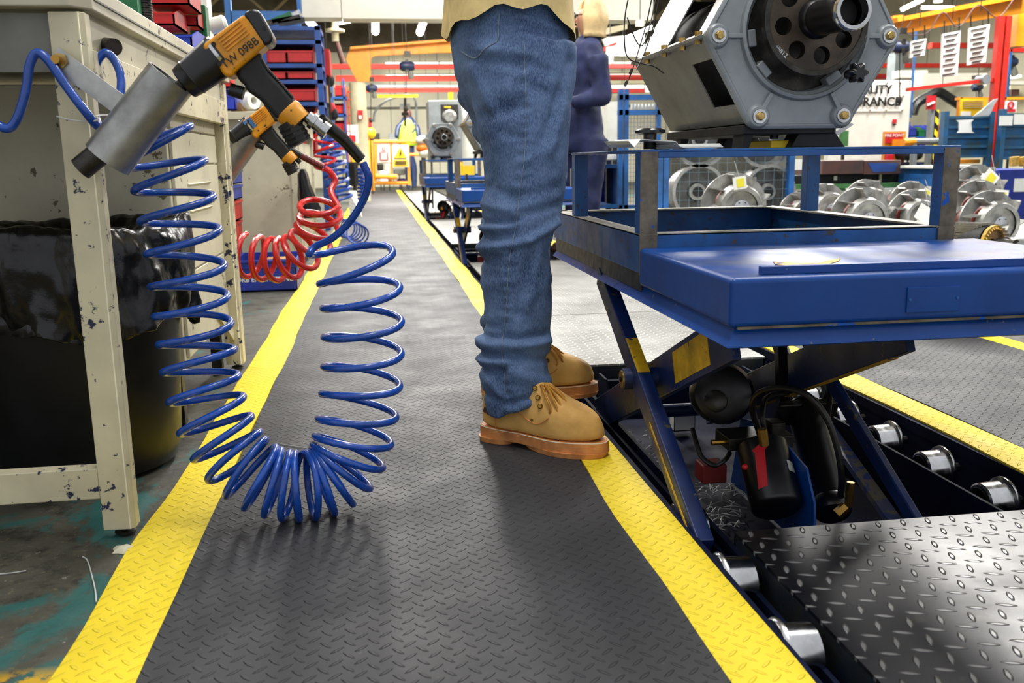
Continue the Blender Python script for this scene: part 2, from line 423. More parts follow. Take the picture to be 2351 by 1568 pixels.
# ------------------------------------------------------------------ setting: floor, track pit, walls, roof
XL, XR = .505, 1.235            # track pit between the two mats
YB, YE = -1.0, 20.6
b = MB()
b.box((-9, YB, -.30), (XL-.012, 26, -.004)); b.box((XR+.012, YB, -.30), (12, 26, -.004)); b.box((XL-.012, YE, -.30), (XR+.012, 26, -.004))
struct(b, 'floor', 'floor_grime')
b = MB()
b.box((XL-.012, YB, -.02), (XL, YE, -.0045)); b.box((XL-.012, YB, -.2), (XL-.002, YE, -.02)); b.box((XR, YB, -.03), (XR+.012, YE, -.0045)); b.box((XR+.002, YB, -.2), (XR+.012, YE, -.03))
b.box((XL-.012, YB, -.215), (XR+.012, YE, -.2))
# rail web along the right side that the wheels stand against
b.box((1.10, YB, -.2), (1.108, YE, -.045)); b.box((.552, YB, -.2), (.56, YE, -.045)); 
b.box((XL, YB, -.05), (XL+.012, YE, -.025))
struct(b, 'trim_1', 'dark_blue')
# far wall, side walls, roof
YW = 24.
b = MB(); b.box((-9, YW, -.3), (12, YW+.2, 3.3)); struct(b, 'wall_back', 'wall_cream')
b = MB(); b.box((-9, YW-.03, 3.3), (12, YW+.2, 3.8)); b.box((-9, YW, 3.8), (12, YW+.2, 4.6)); 
for z in (1.93,): b.box((-9, YW-.05, z), (12, YW, z+.05))
struct(b, 'trim_2', 'roof_grey')
b = MB(); b.box((12, YB, -.3), (12.2, YW, 4.4)); struct(b, 'wall_right', 'wall_cream')
b = MB(); b.box((-9.2, YB, -.3), (-9, YW, 4.4)); struct(b, 'wall_left', 'wall_cream')
b = MB(); b.box((-9, 2.5, 4.6), (12, YW, 4.7))
for i in range(24): b.box((-9+i*.9, 2.5, 4.56), (-8.94+i*.9, YW, 4.6))
struct(b, 'ceiling', 'roof_grey')
# roof trusses, crosswise
for i, y in enumerate((7.2, 13.5, 22.2)):
    b = MB(); z0, z1 = 3.9 if i > 1 else 3.75, 4.55
    for z in (z0, z1): b.box((-9, y-.04, z-.04), (12, y+.04, z+.04))
    n = 28
    for k in range(n):
        xa = -9+21*k/n; xb = -9+21*(k+1)/n
        b.bar((xa, y, z0 if k % 2 else z1), (xb, y, z1 if k % 2 else z0), .05, .05)
    struct(b, 'trim_%d' % (3+i), 'truss_beige')
# window strips that glow on the back wall
def winstrip(n, x0, x1, z0, z1, y=YW-.02):
    b = MB(); b.box((x0, y-.02, z0), (x1, y, z1)); o = struct(b, 'window_%d' % n, 'window_glow')
    f = MB()
    for q in (z0, z1): f.box((x0, y-.05, q-.02), (x1, y-.02, q+.02))
    k = int((x1-x0)/1.2)
    for i in range(k+1): f.box((x0+(x1-x0)*i/k-.015, y-.05, z0), (x0+(x1-x0)*i/k+.015, y-.02, z1))
    f.build('window_frame', 'wall_cream', o)
winstrip(1, .3, 9.8, 2.98, 3.08); winstrip(2, .3, 9.8, 2.62, 2.78)
winstrip(3, 4.5, 9.5, 2.28, 2.5)
# vertical seams of the cladding
b = MB()
for i in range(17): b.box((-8+i*1.2, YW-.012, 0), (-7.985+i*1.2, YW, 3.3))
struct(b, 'trim_6', 'pipe_grey')
# ------------------------------------------------------------------ mats
def wavy(y, s): return .006*mnoise.noise(Vector((s*7.1, y*1.1, 0)))+.004*mnoise.noise(Vector((s*3.3, y*3.7, 1)))
def mat_strip(x0, x1, y0, y1, zt, lip=None, w0=0., w1=0., mb=None, d=.006, ny=None):
    mb = mb or MB(); ny = ny or int((y1-y0)/.08)+1
    nx = 4
    top = []
    for j in range(ny+1):
        y = y0+(y1-y0)*j/ny; row = []
        a = x0+wavy(y, 1)*w0; c = x1+wavy(y, 2)*w1
        for i in range(nx+1):
            x = a+(c-a)*i/nx; z = zt
            if lip == 'R' and i == nx: z = zt-.004+.002*mnoise.noise(Vector((0, y*5, 0)))
            if lip == 'L' and i == 0: z = zt-.004+.002*mnoise.noise(Vector((0, y*5, 0)))
            row.append((x, y, z))
        top.append(row)
    ring = []
    for row in top:
        ring.append(row+[(p[0], p[1], p[2]-d) for p in row[::-1]])
    mb.loft(ring); return mb
m1 = thing('walkway_mat', 'long black rubber walkway mat with yellow edges under the boots', 'mat', (0, 1, 0))
mat_strip(-.318, .393, YB, YE, .004, w0=1.4, w1=1.4).build('mat_centre', 'mat_rubber', m1)
mat_strip(-.425, -.318, YB, YE, .0042, 'L', w0=1.8, w1=1.4).build('yellow_edge', 'mat_rubber_yellow', m1, label='yellow edge strip beside the benches')
mat_strip(.393, .492, YB, YE, .0042, 'R', w0=1.4, w1=1.6).build('yellow_edge', 'mat_rubber_yellow', m1, label='yellow edge strip beside the track')
m2 = thing('walkway_mat', 'second black rubber mat with yellow edges on the far side of the lift track', 'mat', (1.6, 1, 0))
mat_strip(1.33, 2.0, YB, 12, .004, w0=1.4, w1=1).build('mat_centre', 'mat_rubber', m2)
mat_strip(1.243, 1.33, YB, 12, .0042, 'L', w0=1.6, w1=1.4).build('yellow_edge', 'mat_rubber_yellow', m2)
mat_strip(2.0, 2.09, YB, 12, .0042, 'R', w0=1, w1=1).build('yellow_edge', 'mat_rubber_yellow', m2)
# ------------------------------------------------------------------ tread plates over the track
def plate(y0, y1, label, m, z=-.006, x0=.545, x1=1.195):
    b = MB(); b.box((x0, y0, z-.055), (x0+.006, y1, z-.0065)); b.box((x1-.006, y0, z-.055), (x1, y1, z-.0065))
    b.box((x0, y1-.006, z-.05), (x1, y1, z-.0065)); b.box((x0, y0, z-.05), (x1, y0+.006, z-.0065))
    o = tag(MB().box((x0, y0, z-.006), (x1, y1, z)).build('tread_plate', m), label, 'tread plate')
    b.build('plate_rim', 'frame_edge', o); return o
plate(-.9, 1.395, 'dark steel tread plate nearest the camera, covering the track in front of the open pit', 'tread_steel_dark', x0=.575, x1=1.215)
plate(2.70, 3.62, 'bright steel tread plate just behind the open pit of the near lift', 'tread_steel_far_lit')
plate(3.63, 5.68, 'bright steel tread plate between the near lift and the woman in navy', 'tread_steel_far_lit')
plate(7.05, 10.1, 'pale steel tread plate beyond the second lift table', 'tread_steel_far_lit')
plate(11.5, 15.1, 'pale steel tread plate beyond the third lift table', 'tread_steel_far_lit')
plate(15.12, 20.3, 'farthest pale steel tread plate, close to the orange gate', 'tread_steel_far_lit')
# ------------------------------------------------------------------ wheels of the track
def wheel(side, x):
    o = thing('track_wheel', 'x', 'wheel', (x, 0, -.045), 0, 'flanged steel track wheels')
    s = side
    MB().lathe([(0, .012), (0, .046), (.08, .049), (.14, .049), (.18, .041), (.95, .039), (1, .035), (1, .012)], (s*.022, 0, 0), (-s*.034, 0, 0), 28).build('rim', 'steel_bright', o, world=False)
    MB().lathe([(0, .034), (1, .030)], (-s*.030, 0, 0), (-s*.037, 0, 0), 24).build('hub', 'pit_black', o, world=False)
    MB().cyl((s*.02, 0, 0), (s*.055, 0, 0), .010, n=10).build('axle', 'steel_dark', o, world=False)
    return o
WR = wheel(1, 1.165); WL = wheel(-1, .528)
first = True
for i, y in enumerate((1.35, 1.545, 1.745, 1.945, 2.14, 2.34, 2.53)):
    o = WR if i == 0 else copy_tree(WR); place(o, (1.17, y, -.052), label='flanged steel track wheel under the yellow mat edge on the right of the open pit')
    o['label'] = ['flanged track wheel half hidden by the dark plate at the pit corner', 'flanged track wheel nearest the dark plate on the right of the pit', 'second flanged track wheel from the dark plate, right of the pit', 'third flanged track wheel from the dark plate, right of the pit', 'fourth flanged track wheel, half behind the blue side bar', 'track wheel hidden in shadow behind the blue side bar', 'rearmost track wheel on the right of the pit'][i]
for i, y in enumerate((1.07, 1.285, 1.50)):
    o = WL if i == 0 else copy_tree(WL); place(o, (.526, y, -.042))
    o['label'] = ['silver track wheel under the yellow edge at the bottom of the photo', 'silver track wheel under the yellow edge beside the corner of the dark plate', 'silver track wheel at the foot of the blue lift arm'][i]
    o['group'] = 'flanged steel track wheels on the left'
# ------------------------------------------------------------------ scissor lift table (origin at the platform's front left corner)
def V(*a): return Vector(a)
def make_lift(detail=True):
    Y0 = 1.256
    t = thing('scissor_lift_table', 'x', 'lift table', (.5, Y0, -.2))
    x0, x1 = .5, 1.215
    b = MB(); b.box((x0, Y0, .372), (x1, Y0+.48, .447)); b.build('platform', 'lift_blue_top', t, bevel=.009, seg=3)
    b = MB(); b.box((x0+.004, Y0+.48, .36), (x1-.004, Y0+1.36, .397)); b.build('deck', 'frame_edge', t, bevel=.002)
    # flared skirt under the platform
    b = MB()
    def ringz(o, z): return [(x0-o, Y0-o, z), (x1+o, Y0-o, z), (x1+o, Y0+1.36+o, z), (x0-o, Y0+1.36+o, z)]
    b.loft([ringz(-.012, .374), ringz(-.010, .366), ringz(.004, .345), ringz(.001, .343), ringz(-.016, .360), ringz(-.016, .372)], True, False)
    b.build('skirt', 'lift_blue', t)
    MB().box((x0+.012, Y0-.0015, .371), (x1-.02, Y0+.004, .3745)).build('seam_strip', 'steel_worn', t, label='thin worn strip along the platform edge')
    MB().box((x0+.055, Y0+.022, .447), (x1-.17, Y0+.034, .4595)).build('stop_bar', 'lift_blue', t, bevel=.001)
    np_ = MB(); np_.box((.775, Y0-.003, .386), (.860, Y0, .424)); p = np_.build('name_plate', 'lift_blue', t, bevel=.0006)
    for x in (.779, .856): MB().cyl((x, Y0-.0045, .406), (x, Y0-.002, .406), .0022, n=10).build('rivet', 'mesh_blue', p)
    # hazard tape remnant on the deck
    pts = [gz(x, y, .4475) for x, y in ((1775, 601), (1830, 604), (1880, 604), (1905, 597), (1930, 594), (1925, 600), (1890, 610), (1830, 612), (1780, 608))]
    MB().prism([(p.x, p.y, .4474) for p in pts], (0, 0, .0008)).build('tape_remnant', 'arm_yellow', t, label='torn yellow and black tape')
    pts = [gz(x, y, .4475) for x, y in ((2285, 604), (2325, 604), (2320, 608), (2290, 608))]
    MB().prism([(p.x, p.y, .4474) for p in pts], (0, 0, .0008)).build('tape_remnant', 'label_yellow', t)
    # scissor arms
    P0, P1, PV = V(0, 1.385, -.03), V(0, 2.09, .35), V(0, 1.796, .17)
    Q0, Q1 = V(0, 2.33, -.06), V(0, 1.40, .335)
    for xa, sd in ((.517, 1), (.915, 1)):
        o = V(xa, 0, 0)
        MB().bar(P0+o, P1+o, .05 if xa < .6 else .03, .030 if xa < .6 else .016, (1, 0, 0)).build('outer_arm', 'arm_blue', t, bevel=.003)
    for xa in (.565, .87):
        o = V(xa, 0, 0)
        MB().bar(Q0+o, Q1+o, .085, .016, (1, 0, 0)).build('inner_arm', 'arm_blue', t, bevel=.002)
    d = (Q1-Q0).normalized(); u = V(0, -d.z, d.y)
    if u.z < 0: u = -u
    c = Q0.lerp(Q1, .80)+V(.565-.0085, 0, 0)
    MB().obox(c, d*.20, u*.062, V(.001, 0, 0)).build('warning_label', 'arm_yellow', t, label='scuffed yellow label on the arm')
    # yellow scuffs along the edge of the far inner arm and on top of the near arm
    c = Q0.lerp(Q1, .5)+V(.87, 0, 0)-u*.0430
    MB().obox(c, d*.9, u*.002, V(.016, 0, 0)).build('edge_stripe', 'arm_yellow', t, label='yellow edge line')
    d2 = (P1-P0).normalized(); u2 = V(0, -d2.z, d2.y); 
    for f0, L in ((.60, .11),):
        MB().obox(P0.lerp(P1, f0)+V(.517, 0, 0)+u2*.0255, d2*L, u2*.001, V(.026, 0, 0)).build('scuff', 'arm_yellow', t, label='yellow scuff')
    for q in (.1,):
        MB().obox(P0.lerp(P1, .22)+V(.5015, 0, 0), d2*.26, u2*.006, V(.001, 0, 0)).build('edge_stripe', 'arm_yellow', t)
    b = MB(); b.cyl((.485, PV.y, PV.z), (.60, PV.y, PV.z), .022, n=20); b.build('pivot', 'arm_blue', t)
    b = MB(); b.cyl((.482, PV.y, PV.z), (.486, PV.y, PV.z), .018, n=16); b.build('pivot_pin', 'zinc_gold', t); MB().cyl((.480, PV.y, PV.z), (.483, PV.y, PV.z), .006, n=6).build('grease_nipple', 'pit_black', t)
    b = MB(); b.cyl((.57, 1.42, .33), (.87, 1.42, .33), .015); b.build('cross_tube', 'arm_blue', t)
    MB().cyl((.57, 2.30, -.05), (.87, 2.30, -.05), .018).build('cross_tube', 'arm_blue', t); MB().cyl((.53, 2.05, .335), (.9, 2.05, .335), .015).build('cross_tube', 'arm_blue', t)
    # base carriage in the pit
    b = MB(); b.box((.575, 1.30, -.145), (1.085, 2.68, -.135)); 
    for x in (.566, 1.078): b.box((x, 1.30, -.185), (x+.010, 2.68, -.03))
    b.box((.58, 2.62, -.18), (1.08, 2.64, -.04)); b.build('carriage', 'dark_blue', t)
    b = MB(); A = [(1.075, 1.30, -.008), (1.075, 2.60, -.008), (1.075, 2.60, -.17), (1.075, 1.30, -.17)]
    b.prism(A, (.006, 0, 0)); b.build('side_plate', 'dark_blue', t)
    b = MB(); b.bar((1.0, 1.55, -.13), (1.06, 2.05, -.02), .014, .03, (1, 0, 0)); b.build('brace_bar', 'lift_blue_worn', t, label='slim blue bar on edge')
    b = MB(); g = [(.60, 2.05, -.17), (.60, 2.28, -.10), (.60, 2.40, .02), (.60, 2.48, .02), (.60, 2.50, -.17)]; b.prism(g, (.006, 0, 0)); b.build('side_plate', 'dark_blue', t)
    b = MB(); g = [gx(1868, 1215, .79), gx(1868, 1155, .79), gx(1850, 1075, .79), gx(1765, 975, .79), gx(1700, 960, .79), V(.79, 1.95, -.13), V(.79, 1.5, -.13)]; b.prism(g, (.005, 0, 0)); b.build('pump_bracket', 'lift_blue', t, bevel=.001)
    # hydraulic cylinder
    c0, c1, c2 = gy(1913, 1180, 1.62), gy(1845, 930, 1.86), gy(1785, 780, 1.93)
    def cl(p, q, f): return p.lerp(q, f)
    MB().lathe([(0, .034), (.02, .038), (.1, .038), (.11, .036), (.97, .040), (1, .034)], c0, c1, 28).build('cylinder_body', 'black_plastic', t)
    dd = (c1-c0).normalized(); top = V(0, -dd.z, dd.y)
    MB().obox(c0.lerp(c1, .93), V(.14, 0, 0), dd*.018, top*.07).build('cylinder_collar', 'steel_dark', t, bevel=.004)
    b = MB(); b.obox(c0.lerp(c1, .93)+V(-.015, 0, 0)-dd*.0095+top*.012, V(.032, 0, 0), dd*.001, top*.024); b.build('data_plate', 'clear_tape', t, label='small silver data plate')
    b = MB(); b.cyl(c1, c1+(c2-c1)*1.15, .017, n=20); b.build('piston_rod', 'steel_bright', t)
    b = MB(); b.bar(c1+V(-.05, 0, .0), V(.80, 1.75, .33), .02, .02); b.bar(c1+V(.045, 0, 0), V(.95, 1.72, .33), .016, .016); b.build('tie_rod', 'black_plastic', t)
    # motor, pump tank
    mo = gy(1668, 925, 1.86)
    mt = MB().lathe([(0, .04), (.03, .060), (.1, .068), (.5, .068), (.52, .062), (1, .062)], mo+V(-.02, -.03, .03), mo+V(.05, .20, -.03), 32).build('motor', 'black_plastic', t)
    MB().lathe([(0, .018), (.1, .024), (.8, .024), (1, .02)], mo+V(-.045, -.05, .02), mo+V(-.03, -.02, .01), 16).build('motor_cap', 'steel_dark', mt)
    vb = gy(1740, 1010, 1.72); b = MB(); b.box(vb+V(-.07, -.02, -.015), vb+V(.07, .06, .012)); b.box(vb+V(.02, -.02, .01), vb+V(.05, .02, .04)); b.build('valve_block', 'steel_dark', t, bevel=.003)
    b = MB(); 
    b.cyl(vb+V(-.1, 0, 0), vb+V(-.06, 0, 0), .006, n=8)
    b.build('fitting', 'brass', t)
    ta, tb = gy(1748, 1022, 1.69), gy(1785, 1172, 1.58)
    tk = MB().lathe([(0, .040), (.03, .050), (.93, .050), (.97, .047), (1, .040)], ta, tb, 36).build('oil_tank', 'black_plastic', t)
    dt = (tb-ta).normalized(); tt = V(0, dt.z, -dt.y)
    if tt.z < 0: tt = -tt
    # the red strip with its arrow, wrapped on the tank
    rings = []
    for i in range(13):
        f = i/12; ang = radians(118-f*6); w = .010 if i > 1 else (.001 if i == 0 else .016)
        c = ta.lerp(tb, .16+.62*f)
        row = []
        for k in (-1, -.5, 0, .5, 1):
            a = ang+f*.35+k*w/.0505
            row.append(c+(V(1, 0, 0)*cos(a)+tt*sin(a))*.0508)
        rings.append(row)
    MB().loft(rings, False, False).build('direction_label', 'sign_red', tk, label='red arrow label')
    rings = [[ta.lerp(tb, f)+(V(1, 0, 0)*cos(a)+tt*sin(a))*.0508 for a in [radians(62-q*7) for q in range(5)]] for f in (.42, .58)]
    MB().loft(rings, False, False).build('rating_label', 'clear_tape', tk, label='small pale rating label')
    tbx = gy(1640, 1090, 1.72); MB().box(tbx+V(-.025, 0, -.02), tbx+V(.028, .05, .02)).build('terminal_box', 'box_red_dull', t, bevel=.004, label='dull red box')
    MB().ball(gy(1710, 1072, 1.62), .006, 8).build('drain_plug', 'sign_red', t, label='red plug')
    def G(l, y): return [gy(q[0], q[1], q[2] if len(q) > 2 else y) for q in l]
    for pts, r in ((G([(1745, 1000, 1.7), (1728, 940, 1.68), (1740, 905, 1.66), (1790, 890, 1.62), (1850, 905, 1.58), (1895, 955, 1.56), (1920, 1020, 1.55), (1932, 1090, 1.55), (1930, 1140, 1.57)], 0), .0065),
                   (G([(1590, 985, 1.78), (1600, 1020, 1.74), (1612, 1050, 1.72), (1640, 1068, 1.70), (1665, 1055, 1.70), (1675, 1040, 1.72)], 0), .005),
                   (G([(1760, 1000, 1.71), (1750, 950, 1.72), (1765, 910, 1.78), (1830, 900, 1.84)], 0), .006),
                   (G([(1870, 790, 1.75), (1890, 850, 1.76), (1905, 900, 1.78), (1900, 960, 1.80)], 0), .006)):
        MB().tube(catmull(pts, 8), r, 10).build('hydraulic_hose', 'cable_black', t)
    q = G([(1936, 1095), (1930, 1150), (1740, 1012), (1735, 975), (1925, 1150), (1905, 1168)], 1.60)
    for i, r in ((0, .008), (2, .009), (4, .011)): MB().cyl(q[i]-V(0, .03, 0), q[i+1]-V(0, .03, 0), r, n=6).build('hose_coupling', 'brass', t)
    return t
lift = make_lift()
lift['label'] = 'near blue scissor lift table with hydraulic cylinder and pump in the open pit'
def make_stand():
    t = thing('steel_stand', 'x', 'stand', (.5, 1.73, .397))
    x0, x1, y0, y1, z0, z1 = .5, 1.165, 1.735, 2.62, .3975, .474
    for nm, lo, hi in (('side_rail', (x0, y0, z0), (x0+.006, y1, z1)), ('side_rail', (x1-.006, y0, z0), (x1, y1, z1)), ('end_rail', (x0+.006, y0+.002, z0), (x1-.006, y0+.008, z1)), ('end_rail', (x0+.006, y1-.006, z0), (x1-.006, y1, z1))):
        b = MB(); b.box(lo, hi)
        q = MB()
        if nm == 'side_rail':
            xx = lo[0]; q.box((xx if xx < .6 else xx-.032, y0, z1-.0045), (xx+.038 if xx < .6 else xx+.006, y1, z1+.0005))
        else: q.box((x0+.006, lo[1]-(.03 if lo[1] > 2 else 0), z1-.0045), (x1-.006, hi[1]+(.03 if lo[1] < 2 else 0), z1+.0005))
        rl = b.build(nm, 'frame_blue', t, bevel=.0015); q.build('top_flange', 'rail_top', rl, bevel=.001)
    for k, (x, y, s) in enumerate(((x0, y0, 1), (x1, y0, -1), (x0, 2.36, 1), (x1, 2.36, -1))):
        xa, xb = (x, x+.035) if s > 0 else (x-.035, x); ya, yb = (y-.001, y+.034) if y < 2 else (y-.03, y+.005)
        po = MB().box((xa, ya, z1), (xb, yb, .632)).build('post', 'frame_blue', t, bevel=.001)
        if y < 2: MB().box((xa+.0005, ya-.0012, z1), (xb+.0005, ya, .631)).build('bare_face', 'steel_worn', po, label='bare scraped steel face')
    for x, s in ((x0, 1), (x1, -1)): MB().box((x if s > 0 else x-.036, y0-.003, z0-.004), (x+.036 if s > 0 else x, y0+.002, z1-.001)).build('corner_plate', 'steel_worn', t, bevel=.001)
    b = MB()
    b.box((x0-.002, y0-.002, .630), (x1+.002, y0+.034, .635)); b.box((x0-.002, 2.33, .630), (x1+.002, 2.367, .635)); b.box((x0-.002, y0+.034, .630), (x0+.034, 2.33, .635)); b.box((x1-.034, y0+.034, .630), (x1+.002, 2.33, .635))
    b.box((x0+.036, y0-.002, .619), (x1-.036, y0+.002, .630))
    b.build('top_ring', 'frame_blue', t, bevel=.001)
    MB().box((x0-.0035, 2.362, .55), (x0-.0015, 2.372, .595)).build('paper_tag', 'cream_clean', t, label='torn cream tag')
    return t
stand = make_stand(); stand['label'] = 'worn blue and bare-steel stand that carries the large grey alternator on the near lift'; stand['group'] = None
del stand['group']
# torn tag in view on the far-left post
# ------------------------------------------------------------------ alternator
def hexring(c, R, y, n=6, rr=.0, rot=0., seg=5):
    """hexagon with rounded corners in the XZ plane"""
    out = []
    for i in range(n):
        a = rot+2*pi*i/n; v = V(cos(a), 0, sin(a)); cc = V(c[0], y, c[2])+v*(R-rr*1.1547*1.0)
        for k in range(seg+1):
            b_ = a-pi/n+2*pi/n*k/seg; out.append(cc+V(cos(b_), 0, sin(b_))*rr)
    return out
def make_alternator():
    c = V(.872, 1.85, .858)
    t = thing('alternator', 'x', 'alternator', (.872, 1.85, .672))
    # sheet-metal casing with openings: frame faces of a hexagonal tube
    R = .197; y0, y1 = 1.862, 2.40
    def hv(i, r=R): a = pi/3*i; return V(c.x+r*cos(a), 0, c.z+r*sin(a))
    b = MB()
    for i in range(6):
        p, q = hv(i), hv(i+1); e = (q-p); L = e.length; e.normalize(); nrm = V(e.z, 0, -e.x)
        if nrm.dot(p-V(c.x, 0, c.z)) < 0: nrm = -nrm
        def quad(s0, s1, ya, yb):
            m_ = (p+e*(s0+s1)/2)+V(0, (ya+yb)/2, 0)-nrm*.0015
            b.obox(m_, e*(s1-s0), V(0, yb-ya, 0), nrm*.003)
        if i in (2, 3):
            s0, s1 = (.045, L-.045) if i == 3 else (.05, L-.02)
            ya, yb = (1.885, 2.02) if i == 3 else (1.95, 2.16)
            quad(0, L, y0, ya); quad(0, L, yb, y1); quad(0, s0, ya, yb); quad(s1, L, ya, yb)
        else: quad(0, L, y0, y1)
    b.build('casing', 'casing_grey', t)
    MB().loft([hexring(c, .18, y, 6, .01) for y in (y1-.004, y1)]).build('rear_cover', 'casing_grey', t)
    MB().cyl((c.x, 1.88, c.z), (c.x, 2.38, c.z), .135, n=40).build('stator', 'void_black', t)
    b = MB()
    for k in range(7): b.cyl((c.x-.13, 1.88+.012*k, c.z-.03), (c.x-.142, 1.88+.012*k, c.z-.05), .003, n=6)
    b.build('winding', 'winding_yellow', t)
    # front flange casting
    b = MB(); Rf = .212
    yb, yf = 1.862, 1.846
    cc = V(c.x+.004, 0, c.z+.012)
    N = 72
    def circ(cx_, cz_, r, y): return [V(cx_+r*cos(2*pi*j/N), y, cz_+r*sin(2*pi*j/N)) for j in range(N)]
    def hexn(r, y, rr=.03):
        pts = hexring(c, r, y, 6, rr, 0, 11); return pts
    H0 = hexn(Rf, yf); H1 = hexn(Rf, yb)
    # align ring start: hexagon list starts at angle -30deg, circle at 0
    def circ2(r, y): return [V(cc.x+r*cos(-pi/6+2*pi*j/N), y, cc.z+r*sin(-pi/6+2*pi*j/N)) for j in range(N)]
    b.loft([circ2(.118, yb), H1, H0, hexn(Rf-.006, yf-.003), hexn(Rf-.010, yf-.003), hexn(Rf-.012, yf), circ2(.140, yf), circ2(.137, yf-.010), circ2(.130, yf-.012), circ2(.128, yf-.004), circ2(.120, yf+.004), circ2(.118, yb)], True, False)
    for i in range(6):
        a = pi/3*i; v = V(cos(a), 0, sin(a)); p = V(c.x, yf-.004, c.z)+v*.183; w = V(-sin(a), 0, cos(a))
        b.lathe([(0, .026), (.6, .024), (1, .020)], p+V(0, .006, 0), p-V(0, .006, 0), 24)
        b.obox(V(c.x, yf-.003, c.z)+v*.150, v*.040, V(0, .012, 0), w*.009)
    fl = b.build('end_flange', 'casting_grey', t, bevel=.0012, seg=2)
    for i in range(6):
        a = pi/3*i; v = V(cos(a), 0, sin(a)); p = V(c.x, yf-.010, c.z)+v*.183
        o = MB().lathe([(0, .0155), (1, .0145)], p, p-V(0, .003, 0), 20).build('washer', 'steel_bright', fl)
        MB().lathe([(0, .009), (.8, .009), (1, .0075)], p-V(0, .003, 0), p-V(0, .010, 0), 6).build('bolt', 'zinc_gold', fl)
    # inner wall of the ring with pads
    b = MB(); b.loft([circ(cc.x, cc.z, .120, yf+.002), circ(cc.x, cc.z, .120, 1.875), circ(cc.x, cc.z, .02, 1.875)], True, False); b.build('recess', 'steel_dark', t)
    for ang in (188, 222, 305, 350, 60, 120):
        a = radians(ang); v = V(cos(a), 0, sin(a)); w = V(-sin(a), 0, cos(a)); MB().obox(V(cc.x, 1.856, cc.z)+v*.115, v*.018, V(0, .028, 0), w*.034).build('lug', 'casting_grey', t, bevel=.003)
    # coupling disc
    dc = V(cc.x+.004, 1.815, cc.z+.016); n = 64; rings = []
    b = MB(); b.lathe([(0, .104), (0, .108), (1, .108), (1, .104)], dc+V(0, .010, 0), dc-V(0, .010, 0), 64, caps=False)
    # perforated faces: annuli sectors around the eight holes
    def perf(y, flip):
        rows = []; NR = 10
        # grid in polar coordinates that follows each hole's edge
        for h_ in range(8):
            a0 = 2*pi*h_/8+.2; hc = .071; hr = .0175
            K = 24
            inner = [V(dc.x+hc*cos(a0)+hr*cos(2*pi*k/K+a0), y, dc.z+hc*sin(a0)+hr*sin(2*pi*k/K+a0)) for k in range(K)]
            outer = []
            for k in range(K):
                th = 2*pi*k/K; # square-ish sector boundary: local (radial, tangential)
                cr_, ct_ = cos(th), sin(th); m_ = max(abs(cr_), abs(ct_)); lr, lt = cr_/m_, ct_/m_
                rad = hc+(lr*.035 if lr > 0 else lr*.037); an = a0+lt*pi/8
                outer.append(V(dc.x+rad*cos(an), y, dc.z+rad*sin(an)))
            b.loft([inner, outer], True, False)
            if not flip: b.loft([inner, [p+V(0, .02, 0) for p in inner]], True, False)
    perf(dc.y-.010, False); perf(dc.y+.010, True)
    b.build('coupling_disc', 'disc_dark', t)
    b = MB(); b.ring(dc-V(0, .006, 0), (0, 1, 0), .099, .110, .014, 64); b.build('disc_rim', 'steel_dark', t, bevel=.001)
    s0, s1 = dc-V(0, .005, 0), V(dc.x-.002, 1.665, dc.z-.006)
    MB().lathe([(0, .040), (.12, .038), (.16, .0335), (1, .0335)], s0, s1, 40, caps=False).build('shaft_tube', 'black_plastic', t)
    MB().lathe([(0, .027), (0, .0335), (.3, .0365), (.8, .0365), (1, .034), (1, .0275), (0, .027)], s1+V(0, .01, 0), s1-V(0, .012, 0), 40, caps=False).build('shaft_collar', 'steel_bright', t)
    MB().lathe([(0, .0275), (1, .0275)], s1+V(0, .03, 0), s1+V(0, .10, 0), 32).build('shaft_bore', 'void_black', t)
    k0 = gy(1965, 168, 1.78); ring = []
    pr = [[V(k0.x+(r+.0035*cos(6*a))*cos(a), y, k0.z+(r+.0035*cos(6*a))*sin(a)) for a in [2*pi*j/48 for j in range(48)]] for y, r in ((1.79, .010), (1.785, .017), (1.768, .018), (1.762, .012))]
    b = MB().loft(pr); b.cyl((k0.x, 1.81, k0.z), (k0.x, 1.785, k0.z), .010); b.build('hand_knob', 'black_plastic', t)
    # flange strip with bolts along the casing's left ridge
    b = MB(); lv = hv(3); b.box((lv.x-.014, 1.87, lv.z-.002), (lv.x+.004, 2.39, lv.z+.006)); b.build('joint_strip', 'casing_grey', t, bevel=.001)
    for y in (1.90, 2.0, 2.13, 2.27):
        b = MB(); b.cyl((lv.x-.006, y, lv.z+.006), (lv.x-.006, y, lv.z+.016), .008, n=6); b.cyl((lv.x-.006, y, lv.z-.002), (lv.x-.006, y, lv.z-.010), .007, n=6); b.build('bolt', 'zinc_gold', t)
    for xa in (-.05,): text('48812', .013, (dc.x-.073, dc.y-.0108, dc.z-.062), (.75, 0, -.66), (.66, 0, .75), 'steel_bright', t, 'stamped_number')
    # mounting bridge
    b = MB(); b.box((c.x-.115, 1.86, .664), (c.x+.09, 2.38, .684)); b.build('mounting_plate', 'void_black', t, bevel=.003)
    for ya, yb in ((1.87, 1.93), (2.28, 2.34)):
        MB().prism([(c.x-.005, ya, .636), (c.x+.118, ya, .636), (c.x+.090, ya, .672), (c.x+.015, ya, .672)], (0, yb-ya, 0)).build('mounting_foot', 'void_black', t, bevel=.003)
        MB().prism([(c.x-.112, ya, .636), (c.x-.098, ya, .636), (c.x-.085, ya, .672), (c.x-.108, ya, .672)], (0, yb-ya, 0)).build('mounting_foot', 'void_black', t)
    MB().cyl((c.x-.03, 1.9, .655), (c.x-.03, 1.9, .668), .009, n=6).build('bolt', 'void_black', t)
    return t
alt = make_alternator(); alt['label'] = 'large grey hexagonal alternator with black shaft tube standing on the near blue stand'
